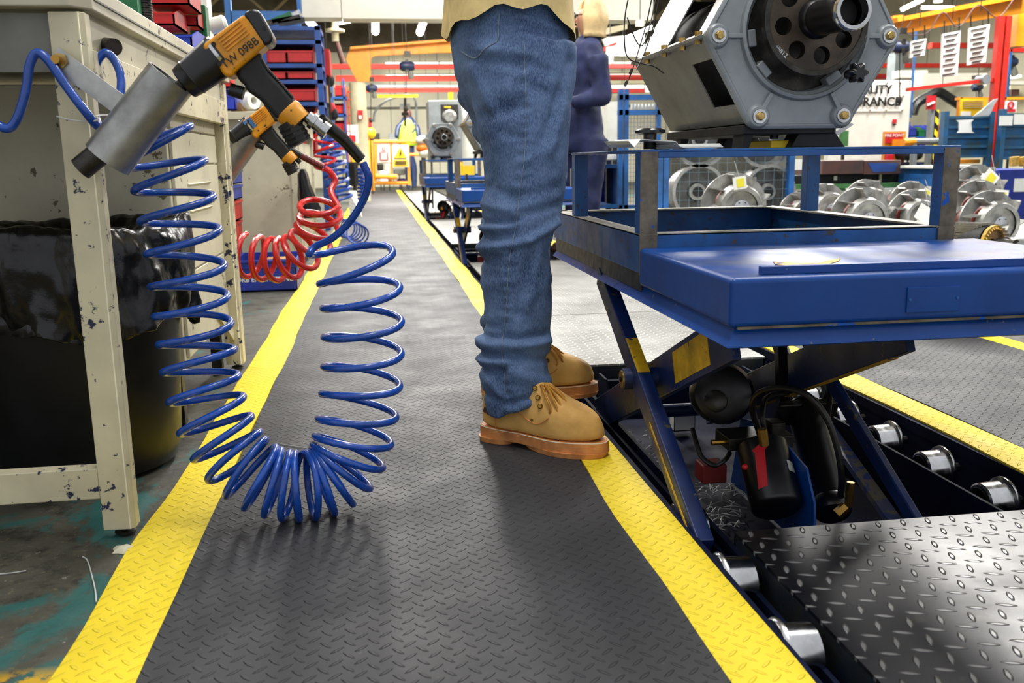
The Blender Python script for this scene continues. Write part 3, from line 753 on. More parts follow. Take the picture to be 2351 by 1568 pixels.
# copies on the lifts farther down the line
l2 = place(copy_tree(lift), (.5, 5.55, -.2), label='second blue scissor lift table down the track, half hidden by the jeans')
l3 = place(copy_tree(lift), (.5, 10.0, -.2), label='third blue scissor lift table, the farthest along the track')
s2 = place(copy_tree(stand), (.5, 6.03, .397), label='small blue and grey stand on the second lift table left of the jeans')
s3 = place(copy_tree(stand), (.5, 10.48, .397), label='farthest blue and grey stand on the third lift table')
a2 = place(copy_tree(alt), (.80, 6.16, .672), label='grey alternator on the second lift, cut off by the left edge of the jeans')
a2['group'] = alt['group'] = 'alternators on the lift line'
# ------------------------------------------------------------------ front workbench
LX0, LX1, BY0, BY1 = -.487, -.435, 1.55, 2.93
t = thing('workbench', 'cream steel workbench with chipped paint, nearest on the left', 'workbench', (-.8, BY0, 0))
def leg(x0, x1, y0, dy, zt=.853):
    b = MB(); b.prism([(x0, y0, .012), (x1-.008, y0, .012), (x1-.008, y0+.0, .012), (x1, y0+.006, .012), (x1, y0+dy, .012), (x0, y0+dy, .012)], (0, 0, zt-.012))
    lg = b.build('leg', 'cream_paint', t, bevel=.0015)
    f = MB(); f.cyl(((x0+x1)/2+.004, y0+.02, .0), ((x0+x1)/2+.004, y0+.02, .014), .006, n=10); f.lathe([(0, .017), (.5, .018), (1, .010)], ((x0+x1)/2+.004, y0+.02, .0), ((x0+x1)/2+.004, y0+.02, .005), 16)
    f.build('levelling_foot', 'steel_dark', lg)
leg(LX0, LX1, BY0, .032); leg(LX0, LX1+.0, 2.86, .05, .853); leg(-1.35, -1.30, BY0, .032); leg(-1.35, -1.30, 2.86, .05)
b = MB(); b.prism([(-1.36, BY0-.015, .873), (-1.36, BY0-.015, .905), (LX1+.004, BY0-.015, .905), (LX1+.012, BY0-.004, .905), (LX1+.012, BY0-.004, .873), (LX1+.004, BY0-.015, .873)][:0] or [(-1.36, BY0-.015, .858), (-.452, BY0-.015, .858), (-.426, BY0+.02, .858), (-.426, BY1, .858), (-1.36, BY1, .858)], (0, 0, .042))
b.build('bench_top', 'cream_clean', t, bevel=.003, seg=2)
b = MB(); b.box((-.4255, BY0+.03, .874), (-.4235, BY1, .877)); b.build('top_groove', 'bench_grey', t, label='dark joint line along the edge')
MB().box((-1.31, BY0+.012, .765), (LX0, BY0+.03, .852)).build('end_apron', 'bench_grey', t)
b = MB(); b.box((-.452, BY0+.032, .735), (LX1+.001, 2.86, .80)); b.build('side_rail', 'cream_paint', t, bevel=.001)
b = MB(); b.box((-.47, BY0+.03, .80), (-.445, 2.9, .858)); b.build('side_apron', 'cream_clean', t)
b = MB(); b.prism([(-1.31, BY0+.002, .068), (LX0, BY0+.002, .068), (LX0, BY0+.002, .122), (-1.31, BY0+.002, .122)], (0, .03, 0)); b.build('foot_rail', 'cream_paint', t, bevel=.002)
b = MB(); b.bar((-.46, 2.86, .10), (-.46, 2.62, .22), .03, .008, (1, 0, 0)); b.build('brace', 'cream_clean', t)
# pipe stub under the top
MB().lathe([(0, .014), (1, .014)], gy(222, 104, 1.72), gy(262, 108, 1.66), 16).build('pipe_stub', 'steel_dark', t)
# drawer cabinet under the bench
cab = thing('drawer_cabinet', 'cream drawer cabinet with louvred door under the front workbench', 'cabinet', (-.9, 2.2, .1))
cx0, cx1, cy0, cy1, cz0, cz1 = -1.3, -.472, 2.22, 2.85, .155, .80
MB().box((cx0, cy0, cz0), (cx1, cy1, cz1)).build('body', 'cream_clean', cab, bevel=.003)
for z0, z1 in ((.705, .79), (.625, .70)):
    d_ = MB().box((cx1, cy0+.02, z0), (cx1+.008, cy1-.02, z1)).build('drawer', 'cream_clean', cab, bevel=.002)
dr = MB().box((cx1, cy0+.02, .43), (cx1+.008, cy1-.02, .62)).build('door', 'cream_clean', cab, bevel=.002)
for k in range(4): MB().prism([(cx1+.008, cy0+.16, .575-k*.022), (cx1+.014, cy0+.16, .573-k*.022), (cx1+.008, cy0+.16, .567-k*.022)], (0, .30, 0)).build('louvre', 'cream_clean', dr)
MB().box((cx1, cy0+.02, .365), (cx1+.008, cy1-.02, .425)).build('drawer', 'cream_clean', cab, bevel=.002)
d2_ = MB().box((cx1, cy0+.02, .165), (cx1+.008, cy1-.02, .36)).build('door', 'cream_clean', cab, bevel=.002)
b = MB()
for y in (cy0+.02, cy0+.12): b.cyl((cx1-.02, y, .155), (cx1-.02, y, .0), .012, n=10)
for x in (cx0+.03, cx1-.03):
    for y in (cy0+.03, cy1-.05): MB().box((x-.015, y-.015, .0), (x+.015, y+.015, .156)).build('foot', 'steel_dark', cab)
# back panel behind the bin
tag(MB().box((-1.40, 1.60, .13), (-1.365, 2.80, .85)).build('back_panel', 'cream_clean'), 'dull cream panel closing the back of the front workbench', 'panel')
# ------------------------------------------------------------------ bin with black bag
bn = thing('waste_bin', 'tall black plastic waste bin under the front workbench', 'bin', (-.60, 2.0, 0))
bc = V(-.635, 1.985, 0)
MB().lathe([(0, .165), (.01, .178), (.08, .188), (.95, .215), (1, .22)], bc+V(0, 0, .002), bc+V(0, 0, .45), 48).build('bin_body', 'bin_black', bn)
lb = MB(); rows = []
for z in (.30, .345):
    rows.append([(bc.x+.2095*cos(a), bc.y+.2095*sin(a), z+.0) for a in [radians(-62+q*5) for q in range(6)]])
lb.loft(rows, False, False).build('sticker', 'sign_yellow', bn, label='yellow sticker')
# bag: crumpled skirt folded over the rim
rings = []; n = 96
prof = [(.150, .47), (.185, .505), (.212, .512), (.232, .495), (.238, .45), (.236, .40), (.232, .35), (.230, .31), (.226, .305), (.224, .33), (.222, .40), (.221, .455), (.20, .468), (.15, .46)]
for i, (r, z) in enumerate(prof):
    row = []
    for j in range(n):
        a = 2*pi*j/n; nz = mnoise.noise(Vector((cos(a)*2.2, sin(a)*2.2, z*5)))
        n2 = mnoise.noise(Vector((cos(a)*7, sin(a)*7, z*9+3)))
        low = max(0, (.47-z)/.16) if i >= 3 and i <= 9 else 0
        rr = r+(.020*n2+.014*nz)*(.5+low)*(1 if i < 9 else .25)+(.004 if i < 9 else 0)
        zz = z+(.018*nz+.012*n2)*(1 if i < 3 else .6)-low*.05*(mnoise.noise(Vector((cos(a)*1.5+5, sin(a)*1.5, 0)))) 
        if -60 < math.degrees(atan2(sin(a), cos(a))) < 40 and 3 <= i <= 8: rr += .018*low
        row.append((bc.x+rr*cos(a), bc.y+rr*sin(a), zz))
    rings.append(row)
bg_ = MB().loft(rings, True, False).build('bin_bag', 'bag_black', None, ang=80); tag(bg_, 'shiny black refuse bag folded over the rim of the waste bin', 'bin bag')
sm = bg_.modifiers.new('s', 'SUBSURF'); sm.levels = 1; sm.render_levels = 2
tx = bpy.data.textures.new('crumple', 'CLOUDS'); tx.noise_scale = .05; tx.noise_depth = 3
dm = bg_.modifiers.new('d', 'DISPLACE'); dm.texture = tx; dm.strength = .022; dm.mid_level = .5
# ------------------------------------------------------------------ impact wrenches in their holster tubes
def px(y): return lambda a, b: gy(a, b, y)
def make_gun(name, label, y, T, big=True):
    """T maps drawing pixels of the near tool to real points on the plane y"""
    t = thing(name, label, 'power tool', tuple(T(560, 140)))
    s = (T(600, 40)-T(500, 40)).length/100
    D = V(0, 1, 0)
    def slab(name, pts, half, mat, bev, par=t, seg=3):
        P = [T(*p) for p in pts]; return MB().prism([p-D*half for p in P], D*2*half).build(name, mat, par, bevel=bev, seg=seg)
    ax0, ax1 = T(430, 186), T(492, 138)
    MB().lathe([(0, .026*s/.00076), (.02, .030*s/.00076), (.2, .033*s/.00076), (.22, .0345*s/.00076), (.26, .0335*s/.00076), (.94, .038*s/.00076), (1, .037*s/.00076)], ax0+(ax1-ax0)*-.15, ax0+(ax1-ax0)*1.3, 36).build('nose', 'black_plastic', t)
    k = s/.00076
    MB().lathe([(0, .0385*k), (1, .0395*k)], ax0+(ax1-ax0)*1.14, ax0+(ax1-ax0)*1.24, 36, caps=False).build('nose_ring', 'steel_bright', t)
    body = slab('housing', [(470, 108), (565, 38), (585, 48), (620, 100), (612, 112), (545, 168), (540, 182), (520, 178), (505, 152), (475, 120)], .034*k, 'tool_yellow', .012*k)
    # raised grille on the near side
    c0 = T(542, 88); u = (T(575, 62)-T(505, 118)); L = u.length; u.normalize(); w = V(-u.z, 0, u.x); 
    for q in (-2, -1, 0, 1, 2):
        MB().obox(c0-D*(.0355*k)+w*q*.0062*k, u*L*.72, D*.004*k, w*.003*k).build('housing_rib', 'tool_yellow', body)
    for p in ((511, 151), (612, 72), (498, 107)): MB().cyl(T(*p)-D*.037*k, T(*p)-D*.032*k, .004*k, n=10).build('screw', 'void_black', body)
    r0, r1 = T(592, 66), T(600, 60); ua = (T(600, 60)-T(500, 135)).normalized()
    pts = [(563, 38), (583, 26), (600, 30), (632, 88), (628, 105), (612, 112)]
    slab('rear_cap', pts, .036*k, 'black_plastic', .010*k)
    # handle
    hp = [(545, 150), (600, 118), (604, 140), (622, 168), (652, 200), (680, 234), (672, 258), (645, 280), (632, 268), (600, 232), (572, 212), (562, 196), (545, 180)]
    slab('grip', hp, .019*k, 'black_rubber', .010*k)
    # zipper-like ridge on the rear of the grip
    b = MB(); ln = [T(*p) for p in ((603, 140), (612, 155), (630, 176), (652, 200), (672, 224))]; ln = catmull(ln, 6)
    for p in ln: b.box(p-V(.0012, .016, .0012)*k, p+V(.0018, .016, .0018)*k)
    b.build('grip_ridge', 'black_plastic', t)
    MB().tube(catmull([T(561, 178), T(566, 192), T(562, 204), T(556, 206)], 4), .0045*k, 8).build('trigger', 'steel_bright', t)
    b = MB(); b.cyl(T(528, 205), T(560, 215), .012*k); b.build('switch', 'black_plastic', t)
    MB().lathe([(0, .0245*k), (.2, .0265*k), (1, .024*k)], T(652, 284)+(T(690, 250)-T(652, 284))*.5+V(-.010, 0, .012)*k, T(652, 284)+(T(690, 250)-T(652, 284))*.5+V(.012, 0, -.012)*k, 28).build('base_collar', 'tool_yellow', t)
    cy = MB(); cy.lathe([(0, .022*k), (1, .022*k)], T(662, 280), T(690, 330), 8)
    mf = cy.build('exhaust_muffler', 'steel_dark', t)
    for q in range(4):
        f = .2+.2*q; p = T(662, 280).lerp(T(690, 330), f); dn = (T(690, 330)-T(662, 280)).normalized(); MB().cyl(p, p+dn*.004*k, .0235*k, n=24).build('fin', 'void_black', mf)
    MB().lathe([(0, .010*k), (.5, .010*k), (.5, .008*k), (1, .008*k)], T(690, 258), T(718, 285), 16).build('swivel_joint', 'steel_dark', t)
    return t, k
T1 = px(1.50)
g1, k1 = make_gun('impact_wrench', 'large yellow and black impact wrench pointing into the silver tube', 1.50, T1)
text('TW 098B', .0165, T1(559, 128)-V(0, .0355, 0), T1(600, 95)-T1(525, 152), V(-.6, 0, .8), 'marker_ink', g1, 'hand_lettering', ex=.0005)
n0, n1 = T1(428, 188), T1(172, 395)
dd = (n1-n0).normalized()
b = MB(); b.lathe([(0, .010), (.78, .010), (.79, .016), (.80, .018), (1, .018)], n0, T1(185, 388), 24); b.build('socket', 'steel_dark', g1)
ho = thing('tool_holster', 'silver aluminium tube holster bolted to the front workbench leg', 'holster', tuple(T1(290, 245)))
a0, a1 = T1(392, 180), T1(247, 366)
MB().lathe([(0, .0345), (0, .037), (1, .037), (1, .0345), (0, .0345)], a0, a1, 48, caps=False).build('tube', 'aluminium', ho)
MB().bar(gy(122, 128, 1.535), gy(295, 255, 1.535), .032, .004, (0, 1, 0)).build('bracket', 'aluminium', ho)
b = MB(); q = gy(140, 140, 1.535); b.cyl(q+V(0, .01, 0), q-V(0, .008, 0), .012, n=6); b.build('bolt', 'zinc_gold', ho); MB().cyl(q-V(.002, .008, 0), q-V(.002, .022, 0), .0065, n=12).build('stud', 'brass', ho)
# second tool: same drawing, smaller and farther off
def T2(a, b):
    cx_, cy_ = 622, 300     # where the drawing's (560,140) lands
    k = .53; return gy(598+(a-545)*k, 285+(b-118)*k, 3.10)
g2, k2 = make_gun('impact_wrench', 'smaller yellow and black impact wrench with pale blue tape, behind the front workbench', 3.10, T2)
b = MB(); u = (T2(575, 62)-T2(505, 118)).normalized(); w = V(-u.z, 0, u.x); b.obox(T2(506, 118)-V(0, .034*k2+.0008, 0), u*.030, V(0, .0012, 0), w*.034); b.build('tape', 'rack_sky', g2, label='pale blue tape')
h2 = thing('tool_holster', 'dull metal tube holster holding the smaller impact wrench', 'holster', tuple(gy(550, 340, 3.12)))
a0, a1 = gy(578, 298, 3.12), gy(505, 398, 3.12)
MB().lathe([(0, .045), (0, .049), (1, .049), (1, .045), (0, .045)], a0, a1, 40, caps=False).build('tube', 'aluminium', h2)
MB().bar(gy(505, 345, 3.05), gy(545, 350, 3.10), .03, .004, (0, 1, 0)).build('bracket', 'aluminium', h2)
# ------------------------------------------------------------------ hoses
def pp(l): return [gy(a, b, y) for a, b, y in l]
th = thing('coiled_air_hose', 'thick blue coiled air hose hanging from the large impact wrench down to the mat', 'air hose', (-.16, 1.56, 0))
LFT = [(340, 290), (372, 352), (395, 420), (410, 495), (424, 572), (433, 648), (441, 715), (450, 778), (459, 840), (470, 902), (490, 962), (516, 1013), (541, 1050), (570, 1077), (599, 1097), (631, 1109), (659, 1115), (687, 1116), (713, 1114), (739, 1107), (762, 1094), (783, 1074), (799, 1045), (812, 1003), (822, 948), (830, 882), (833, 812), (833, 742), (829, 672), (815, 604), (795, 550)]
path = pp([(x, y, 1.60 if k < 8 else (max(1.56, 1.60-.0065*(k-7)) if k < 18 else min(1.61, 1.56+.006*(k-17)))) for k, (x, y) in enumerate(LFT)])
turns = [1.]*(len(path)-1); turns[-1] -= .425
def RR(s): return .0605-.003*min(1, max(0, (s-8)/5))+.0105*min(1, max(0, (s-18)/5))
hm = coil(path, turns, RR, .0064, (1, 0, .1), 28, 12, phase=pi*.85, lead_in=pp([(235, 300, 1.62), (255, 335, 1.62)]), lead_out=pp([(724, 566, 1.61), (765, 545, 1.585), (806, 505, 1.565), (836, 455, 1.55), (846, 410, 1.535), (833, 374, 1.53)]))
hm.build('hose', 'hose_blue', th)
MB().tube(catmull(pp([(829, 366, 1.53), (790, 322, 1.52), (752, 290, 1.51), (735, 276, 1.50)]), 8), lambda f: .0092+.002*f, 14).build('strain_relief', 'black_plastic', th)
MB().lathe([(0, .0135), (.3, .0135), (.32, .011), (.6, .011), (.62, .014), (.8, .014), (.82, .010), (1, .010)], T1(752, 303), T1(706, 268), 20).build('coupling', 'steel_bright', th)
# supply part looping over the bench leg
sp = thing('air_hose', 'plain blue air hose looping round the front workbench leg above the bin', 'air hose', tuple(gy(80, 120, 1.52)))
MB().tube(catmull(pp([(-60, 230, 1.52), (-20, 275, 1.52), (15, 295, 1.52), (38, 275, 1.52), (58, 215, 1.52), (68, 150, 1.52), (85, 122, 1.52), (112, 140, 1.518), (150, 195, 1.518), (195, 255, 1.52), (228, 292, 1.54), (250, 280, 1.56), (272, 235, 1.58), (278, 180, 1.60), (262, 138, 1.61), (240, 122, 1.61), (220, 150, 1.61), (215, 210, 1.62), (218, 260, 1.62), (226, 290, 1.60)]), 8), .0068, 12).build('hose', 'hose_blue', sp)
b = MB(); cl_ = pp([(130, 267, 1.536), (160, 275, 1.53), (200, 279, 1.525), (225, 275, 1.525), (222, 266, 1.55), (250, 264, 1.6)]); b.tube(catmull(cl_, 6), .0013, 6); tag(b.build('cable_tie', 'tie_grey'), 'white cable tie holding the blue hose to the front workbench leg', 'cable tie')
# red coil of the second tool
rh = thing('coiled_air_hose', 'red coiled air hose hanging from the smaller impact wrench', 'air hose', tuple(gy(640, 600, 3.1)))
path = pp([(560, 585, 3.2), (600, 593, 3.18), (640, 596, 3.16), (680, 585, 3.14), (712, 556, 3.12), (730, 520, 3.10), (735, 488, 3.08), (735, 462, 3.06)])
hm = coil(path, [1.3, 1.35, 1.4, 1.3, 1.2, 1.1, .9], lambda s: .072-.001*s, .0098, (0, 0, 1), 26, 10, phase=0, lead_in=[V(-.475, 2.925, .40), V(-.49, 3.02, .36)]+pp([(535, 560, 3.2)]), lead_out=pp([(760, 440, 3.08), (770, 415, 3.1), (758, 395, 3.1), (745, 385, 3.1)]))
hm.build('hose', 'hose_red', rh)
MB().tube(catmull(pp([(742, 384, 3.1), (715, 370, 3.1), (692, 358, 3.1)]), 6), .011, 10).build('strain_relief', 'copper_red', rh)
MB().tube(catmull(pp([(692, 358, 3.1), (680, 350, 3.1), (668, 342, 3.1)]), 4), .010, 10).build('coupling', 'steel_dark', rh)
# loose cable-tie ends on the floor
def tie(pts, label, r=.0011, m='tie_grey', z=.0018):
    P = catmull([gz(a, b, z) for a, b in pts], 6); o = MB().tube(P, r, 6).build('cable_tie', m); tag(o, label, 'cable tie', None); return o
tie([(190, 1278), (200, 1286), (208, 1310), (218, 1352), (221, 1382)], 'bent grey cable tie on the dirty floor beside the yellow mat edge', z=-.002)
tie([(0, 1318), (30, 1315), (60, 1310)], 'straight cable tie lying on the teal paint at the left picture edge', z=-.002)
tie([(636, 1017), (660, 1022), (700, 1028)], 'thin white cable tie on the black mat behind the blue coil', z=.0058)
tie([(668, 540+82), (700, 615), (725, 610)], 'thin cable tie by the far yellow edge near the blue crate', z=.0)
# paint-splashed dross beside the leg foot
b = MB(); c = gz(283, 1262, -.003); rg = []
for r, z in ((.019, 0), (.014, .004), (.004, .006)): rg.append([(c.x+r*cos(a)*(1+.25*sin(3*a+1)), c.y+r*.9*sin(a)*(1+.2*cos(5*a)), c.z+z) for a in [2*pi*j/18 for j in range(18)]])
tag(b.loft(rg).build('plaster_lump', 'cream_clean'), 'white lump of dried filler on the floor below the front bench leg', 'lump')
# cut cable ties heaped in the pit
rs = random.Random(3)
b = MB()
for k in range(150):
    c = gz(rs.uniform(1415, 1540), rs.uniform(1000, 1160), -.12) if k < 100 else gz(rs.uniform(1600, 1700), rs.uniform(1120, 1230), -.125)
    if c.x < .585: c.x = .585+rs.random()*.05
    a = rs.uniform(0, pi); L = rs.uniform(.02, .06); h_ = rs.uniform(0, .03) if k < 100 else .004; bd = rs.uniform(-.015, .015)
    b.tube(catmull([c+V(-L/2*cos(a), -L/2*sin(a), h_), c+V(bd, bd, h_+.006), c+V(L/2*cos(a), L/2*sin(a), h_)], 3), .0011, 4)
tag(b.build('cable_tie_offcuts', 'tie_grey'), 'heap of cut cable ties lying in the pit between yellow edge and lift arm', 'debris', kind='stuff')
b = MB(); c = gz(1566, 985, -.12); 
for lo, hi in (((-.03, -.02, 0), (.03, .02, .003)), ((-.03, -.02, 0), (-.028, .02, .05)), ((.028, -.02, 0), (.03, .02, .05)), ((-.03, -.02, 0), (.03, -.018, .05)), ((-.03, .018, 0), (.03, .02, .05))): b.box(c+V(*lo), c+V(*hi))
tag(b.build('small_tray', 'paper'), 'small open white carton standing in the pit behind the lift arm', 'carton')
# ------------------------------------------------------------------ worker in jeans
P_ = thing('person', 'person in blue jeans, tan shirt and tan work boots standing at the near lift', 'person', (.30, 2.12, 0))
def lerp_tab(tab, v):
    for (a, *pa), (b, *pb) in zip(tab, tab[1:]):
        if a >= v >= b or a <= v <= b:
            f = (v-a)/(b-a); return [x+(y-x)*f for x, y in zip(pa, pb)]
    return tab[-1][1:] if abs(v-tab[-1][0]) < abs(v-tab[0][0]) else tab[0][1:]
NEAR = [(930, 1119, 1264), (905, 1113, 1266), (880, 1110, 1262), (860, 1102, 1258), (840, 1099, 1257), (822, 1104, 1258), (805, 1098, 1264), (785, 1097, 1266), (768, 1106, 1264), (745, 1111, 1265), (700, 1113, 1267), (650, 1108, 1264), (600, 1105, 1262), (560, 1102, 1263), (530, 1101, 1274), (500, 1106, 1285), (450, 1109, 1294), (400, 1108, 1300), (350, 1102, 1304), (300, 1096, 1307), (250, 1088, 1310), (200, 1080, 1318), (150, 1069, 1322), (100, 1058, 1324)]
def leg_rings(tab, ya, yb, scale=1., ref=None, n=40, half=(.062, .10)):
    rings = []; N = len(tab)
    for i, (py, l, r) in enumerate(tab):
        f = i/(N-1); y = ya+(yb-ya)*f; yr = (ref[0]+(ref[1]-ref[0])*f) if ref else y
        L_, R_ = gy(l, py, yr), gy(r, py, yr)
        c = (L_+R_)/2; w = (R_-L_).length/2*scale
        if ref: k = y/yr; c = Vector((c.x*k, y, c.z)); w *= k
        h = half[0]+(half[1]-half[0])*min(1, f*1.1)
        tilt = -.30*(1-min(1, i/4))
        rings.append([Vector((c.x+w*cos(a), c.y+h*sin(a), c.z-tilt*w*cos(a)*1.2+.004*sin(a*3+i))) for a in [2*pi*j/n for j in range(n)]])
    return rings
b = MB(); b.loft(leg_rings(NEAR, 1.925, 2.03)); 
FARL = [(py-12 if py > 700 else py, l+6, r-6) for py, l, r in NEAR]
b.loft(leg_rings(FARL, 2.335, 2.20, .97, (1.95, 2.03)))
# pelvis
rings = []
for z, xl, xr, hy in ((.58, .262, .36, .09), (.64, .24, .39, .13), (.70, .218, .415, .155), (.76, .19, .432, .175), (.82, .180, .440, .182), (.88, .172, .440, .18), (.93, .178, .430, .17), (1.0, .19, .425, .155), (1.03, .19, .425, .15)):
    c = (xl+xr)/2; w = (xr-xl)/2; rings.append([Vector((c+w*cos(a), 2.115+hy*sin(a), z)) for a in [2*pi*j/40 for j in range(40)]])
b.loft(rings)
jn = b.build('jeans', 'denim', P_, ang=180)
r = jn.modifiers.new('r', 'REMESH'); r.mode = 'VOXEL'; r.voxel_size = .0065; r.use_smooth_shade = True
s = jn.modifiers.new('s', 'SMOOTH'); s.factor = .6; s.iterations = 6
def disp(o, scale, strength, depth=1, sc=(1, 1, 1), nm='fold'):
    tx = bpy.data.textures.new(nm, 'CLOUDS'); tx.noise_scale = scale; tx.noise_depth = depth
    e = bpy.data.objects.new(nm+'_frame', None); bpy.data.objects.remove(e)
    d = o.modifiers.new('d', 'DISPLACE'); d.texture = tx; d.strength = strength; d.mid_level = .5

# freeze the cloth surface, then press the folds into it
dg = bpy.context.evaluated_depsgraph_get(); me2 = bpy.data.meshes.new_from_object(jn.evaluated_get(dg)); jn.modifiers.clear(); jn.data = me2
FOLDS = [((1104, 544), (1178, 537), -.011, 9), ((1106, 514), (1176, 507), -.008, 7), ((1106, 528), (1165, 523), .008, 8), ((1106, 574), (1205, 552), .011, 9), ((1205, 552), (1278, 512), .012, 10), ((1215, 590), (1184, 713), -.008, 12), ((1240, 560), (1200, 700), .006, 14),
    ((1108, 607), (1140, 592), -.009, 8), ((1110, 660), (1170, 640), .004, 14), ((1100, 745), (1105, 775), .010, 10), ((1112, 752), (1150, 748), -.007, 10), ((1098, 792), (1255, 780), .011, 10), ((1110, 772), (1250, 763), -.010, 8), ((1104, 812), (1180, 806), -.010, 9), ((1186, 812), (1262, 820), -.008, 8),
    ((1096, 828), (1150, 822), .012, 9), ((1100, 850), (1150, 842), -.012, 7), ((1140, 842), (1162, 905), -.007, 7), ((1170, 845), (1250, 870), .008, 14), ((1110, 905), (1180, 915), -.006, 6), ((1160, 908), (1262, 884), -.008, 5), ((1120, 870), (1140, 892), .008, 9),
    ((1107, 110), (1200, 122), .007, 12), ((1120, 135), (1200, 150), -.006, 10), ((1125, 262), (1195, 240), -.013, 15), ((1092, 150), (1134, 255), .009, 13), ((1134, 255), (1150, 330), .005, 16), ((1280, 230), (1318, 135), -.006, 12), ((1241, 340), (1290, 210), -.008, 14), ((1260, 350), (1302, 240), .006, 12), ((1150, 300), (1195, 318), -.005, 10),
    ((1210, 60), (1290, 82), -.006, 9), ((1210, 40), (1290, 60), .006, 9), ((1150, 40), (1196, 52), -.006, 7), ((1210, 140), (1262, 165), -.006, 9), ((1210, 200), (1255, 212), -.005, 9), ((1110, 330), (1130, 420), -.006, 12), ((1190, 380), (1260, 330), .005, 14), ((1115, 430), (1180, 452), -.006, 12), ((1180, 452), (1280, 430), -.005, 14), ((1110, 470), (1180, 485), .007, 10), ((1200, 492), (1285, 470), -.006, 10), ((1195, 690), (1262, 640), .004, 16), ((1150, 620), (1175, 760), .003, 8)]
import numpy as np
Wj = WM[jn.name]; nv = len(me2.vertices)
co = np.empty(nv*3); me2.vertices.foreach_get('co', co); co = co.reshape(-1, 3); no = np.empty(nv*3); me2.vertices.foreach_get('normal', no); no = no.reshape(-1, 3)
Pw = co+np.array(Wj.translation); ds = np.zeros(nv)
for p, q, am, w in FOLDS:
    A, B = gy(*p, 1.93), gy(*q, 1.93); w = w*1.93/2100; ex, ez = B.x-A.x, B.z-A.z; tc = np.clip(((Pw[:, 0]-A.x)*ex+(Pw[:, 2]-A.z)*ez)/(ex*ex+ez*ez), 0, 1)
    d2 = ((Pw[:, 0]-A.x-ex*tc)**2+(Pw[:, 2]-A.z-ez*tc)**2)/(w*w); ds += am*np.exp(-d2)*np.where(no[:, 1] > .3, .5, 1.)*np.where((Pw[:, 1] < 2.12) | (Pw[:, 2] > .86), 1., 0.)
far_ = (Pw[:, 1] >= 2.12) & (Pw[:, 2] < .80); ds += np.where(far_, .006*np.sin(Pw[:, 2]*95+3*Pw[:, 0]*9), 0)
ds += np.array([.0035*mnoise.noise(Vector((x*14, y*14, z*9)))+.0016*mnoise.noise(Vector((x*40, y*40, z*40))) for x, y, z in Pw])
_sp = [(1204, 100), (1205, 160), (1207, 220), (1207, 300), (1202, 380), (1192, 450), (1184, 520), (1172, 580), (1166, 640), (1163, 700), (1158, 750), (1152, 800), (1158, 860), (1160, 905)]
_sq = sorted([(gy(a, q, 1.9).z, gy(a, q, 1.9).x) for a, q in _sp]); xs_ = np.interp(Pw[:, 2], [a for a, _ in _sq], [c for _, c in _sq])
ds += np.where(Pw[:, 1] < 2.0, 1., 0.)*np.exp(-((Pw[:, 0]-xs_)/.011)**2)*(.0028*np.sin(Pw[:, 2]*290+np.sin(Pw[:, 2]*37)*2)+.001)
me2.vertices.foreach_set('co', (co+no*ds[:, None]).ravel()); me2.update()
setsharp(me2, 180)
# side seam, rear pocket
from mathutils.bvhtree import BVHTree
_bv = BVHTree.FromPolygons([Wj @ v.co for v in me2.vertices], [p.vertices[:] for p in me2.polygons])
def stick(p, off=.0008):
    r_ = (p-CAMP).normalized(); h_ = _bv.ray_cast(CAMP, r_)
    return h_[0]-r_*off if h_[0] is not None and h_[0].y < 2.1 else p
def surf_line(pts, name, m, r, yoff, par, z=0, dash=False):
    P = [stick(p) for p in catmull([gy(a, b2, y) for a, b2, y in pts], 10)]; P = [(P[max(0, i-1)]+P[i]*2+P[min(len(P)-1, i+1)])/4 for i in range(len(P))]; return MB().tube(P, r, 6).build(name, m, par)
def leg_front_y(py, f=.0):
    i = max(0, min(1, (930-py)/830)); return 1.925+(2.03-1.925)*i-(.062+.038*min(1, i*1.1))
seam = [(1204, 100), (1205, 160), (1207, 220), (1207, 300), (1202, 380), (1192, 450), (1184, 520), (1172, 580), (1166, 640), (1163, 700), (1158, 750), (1152, 800), (1158, 860), (1160, 905)]
surf_line([(a, q, leg_front_y(q)-.004) for a, q in seam], 'side_seam', 'denim_seam', .0014, 0, jn)
pk = [(1058, 118, 2.00), (1090, 134, 1.975), (1115, 110, 1.955), (1142, 92, 1.945), (1144, 60, 1.945), (1147, 30, 1.945)]
for i in range(0): pass
surf_line(pk, 'pocket_edge', 'denim_seam', .0018, 0, jn)
# belt line and shirt
rings = []
hem = [(1030, 60), (1060, 42), (1100, 24), (1160, 16), (1220, 14), (1270, 22), (1310, 45), (1345, 78)]
n = 48
def hemz(x):
    for (a, p), (c, q) in zip(hem, hem[1:]):
        X0, X1 = gy(a, p, 1.93).x, gy(c, q, 1.93).x
        if X0 <= x <= X1: f = (x-X0)/(X1-X0); return gy(a, p, 1.93).z*(1-f)+gy(c, q, 1.93).z*f
    return gy(*hem[0], 1.93).z if x < .2 else gy(*hem[-1], 1.93).z
for k, (xl, xr, hy) in enumerate(((.158, .452, .205), (.163, .447, .203), (.166, .443, .20), (.165, .44, .20), (.16, .44, .20), (.155, .44, .205), (.17, .43, .20), (.22, .38, .12), (.25, .35, .07))):
    row = []
    for j in range(n):
        a = 2*pi*j/n; c = (xl+xr)/2; w = (xr-xl)/2; x = c+w*cos(a); fold = 1+.02*sin(a*7+k*.7)+.012*sin(a*13)
        z = hemz(x)+(.008*sin(a*9) if k == 0 else 0) if k == 0 else None
        zz = [None, .955, 1.0, 1.1, 1.2, 1.3, 1.42, 1.50, 1.54][k]
        z = z if k == 0 else (max(zz, hemz(x)+.02) if k == 1 else zz)
        row.append(Vector((c+w*cos(a)*fold, 2.12+hy*sin(a)*fold, z)))
    rings.append(row)
sh = MB().loft(rings, True, False)
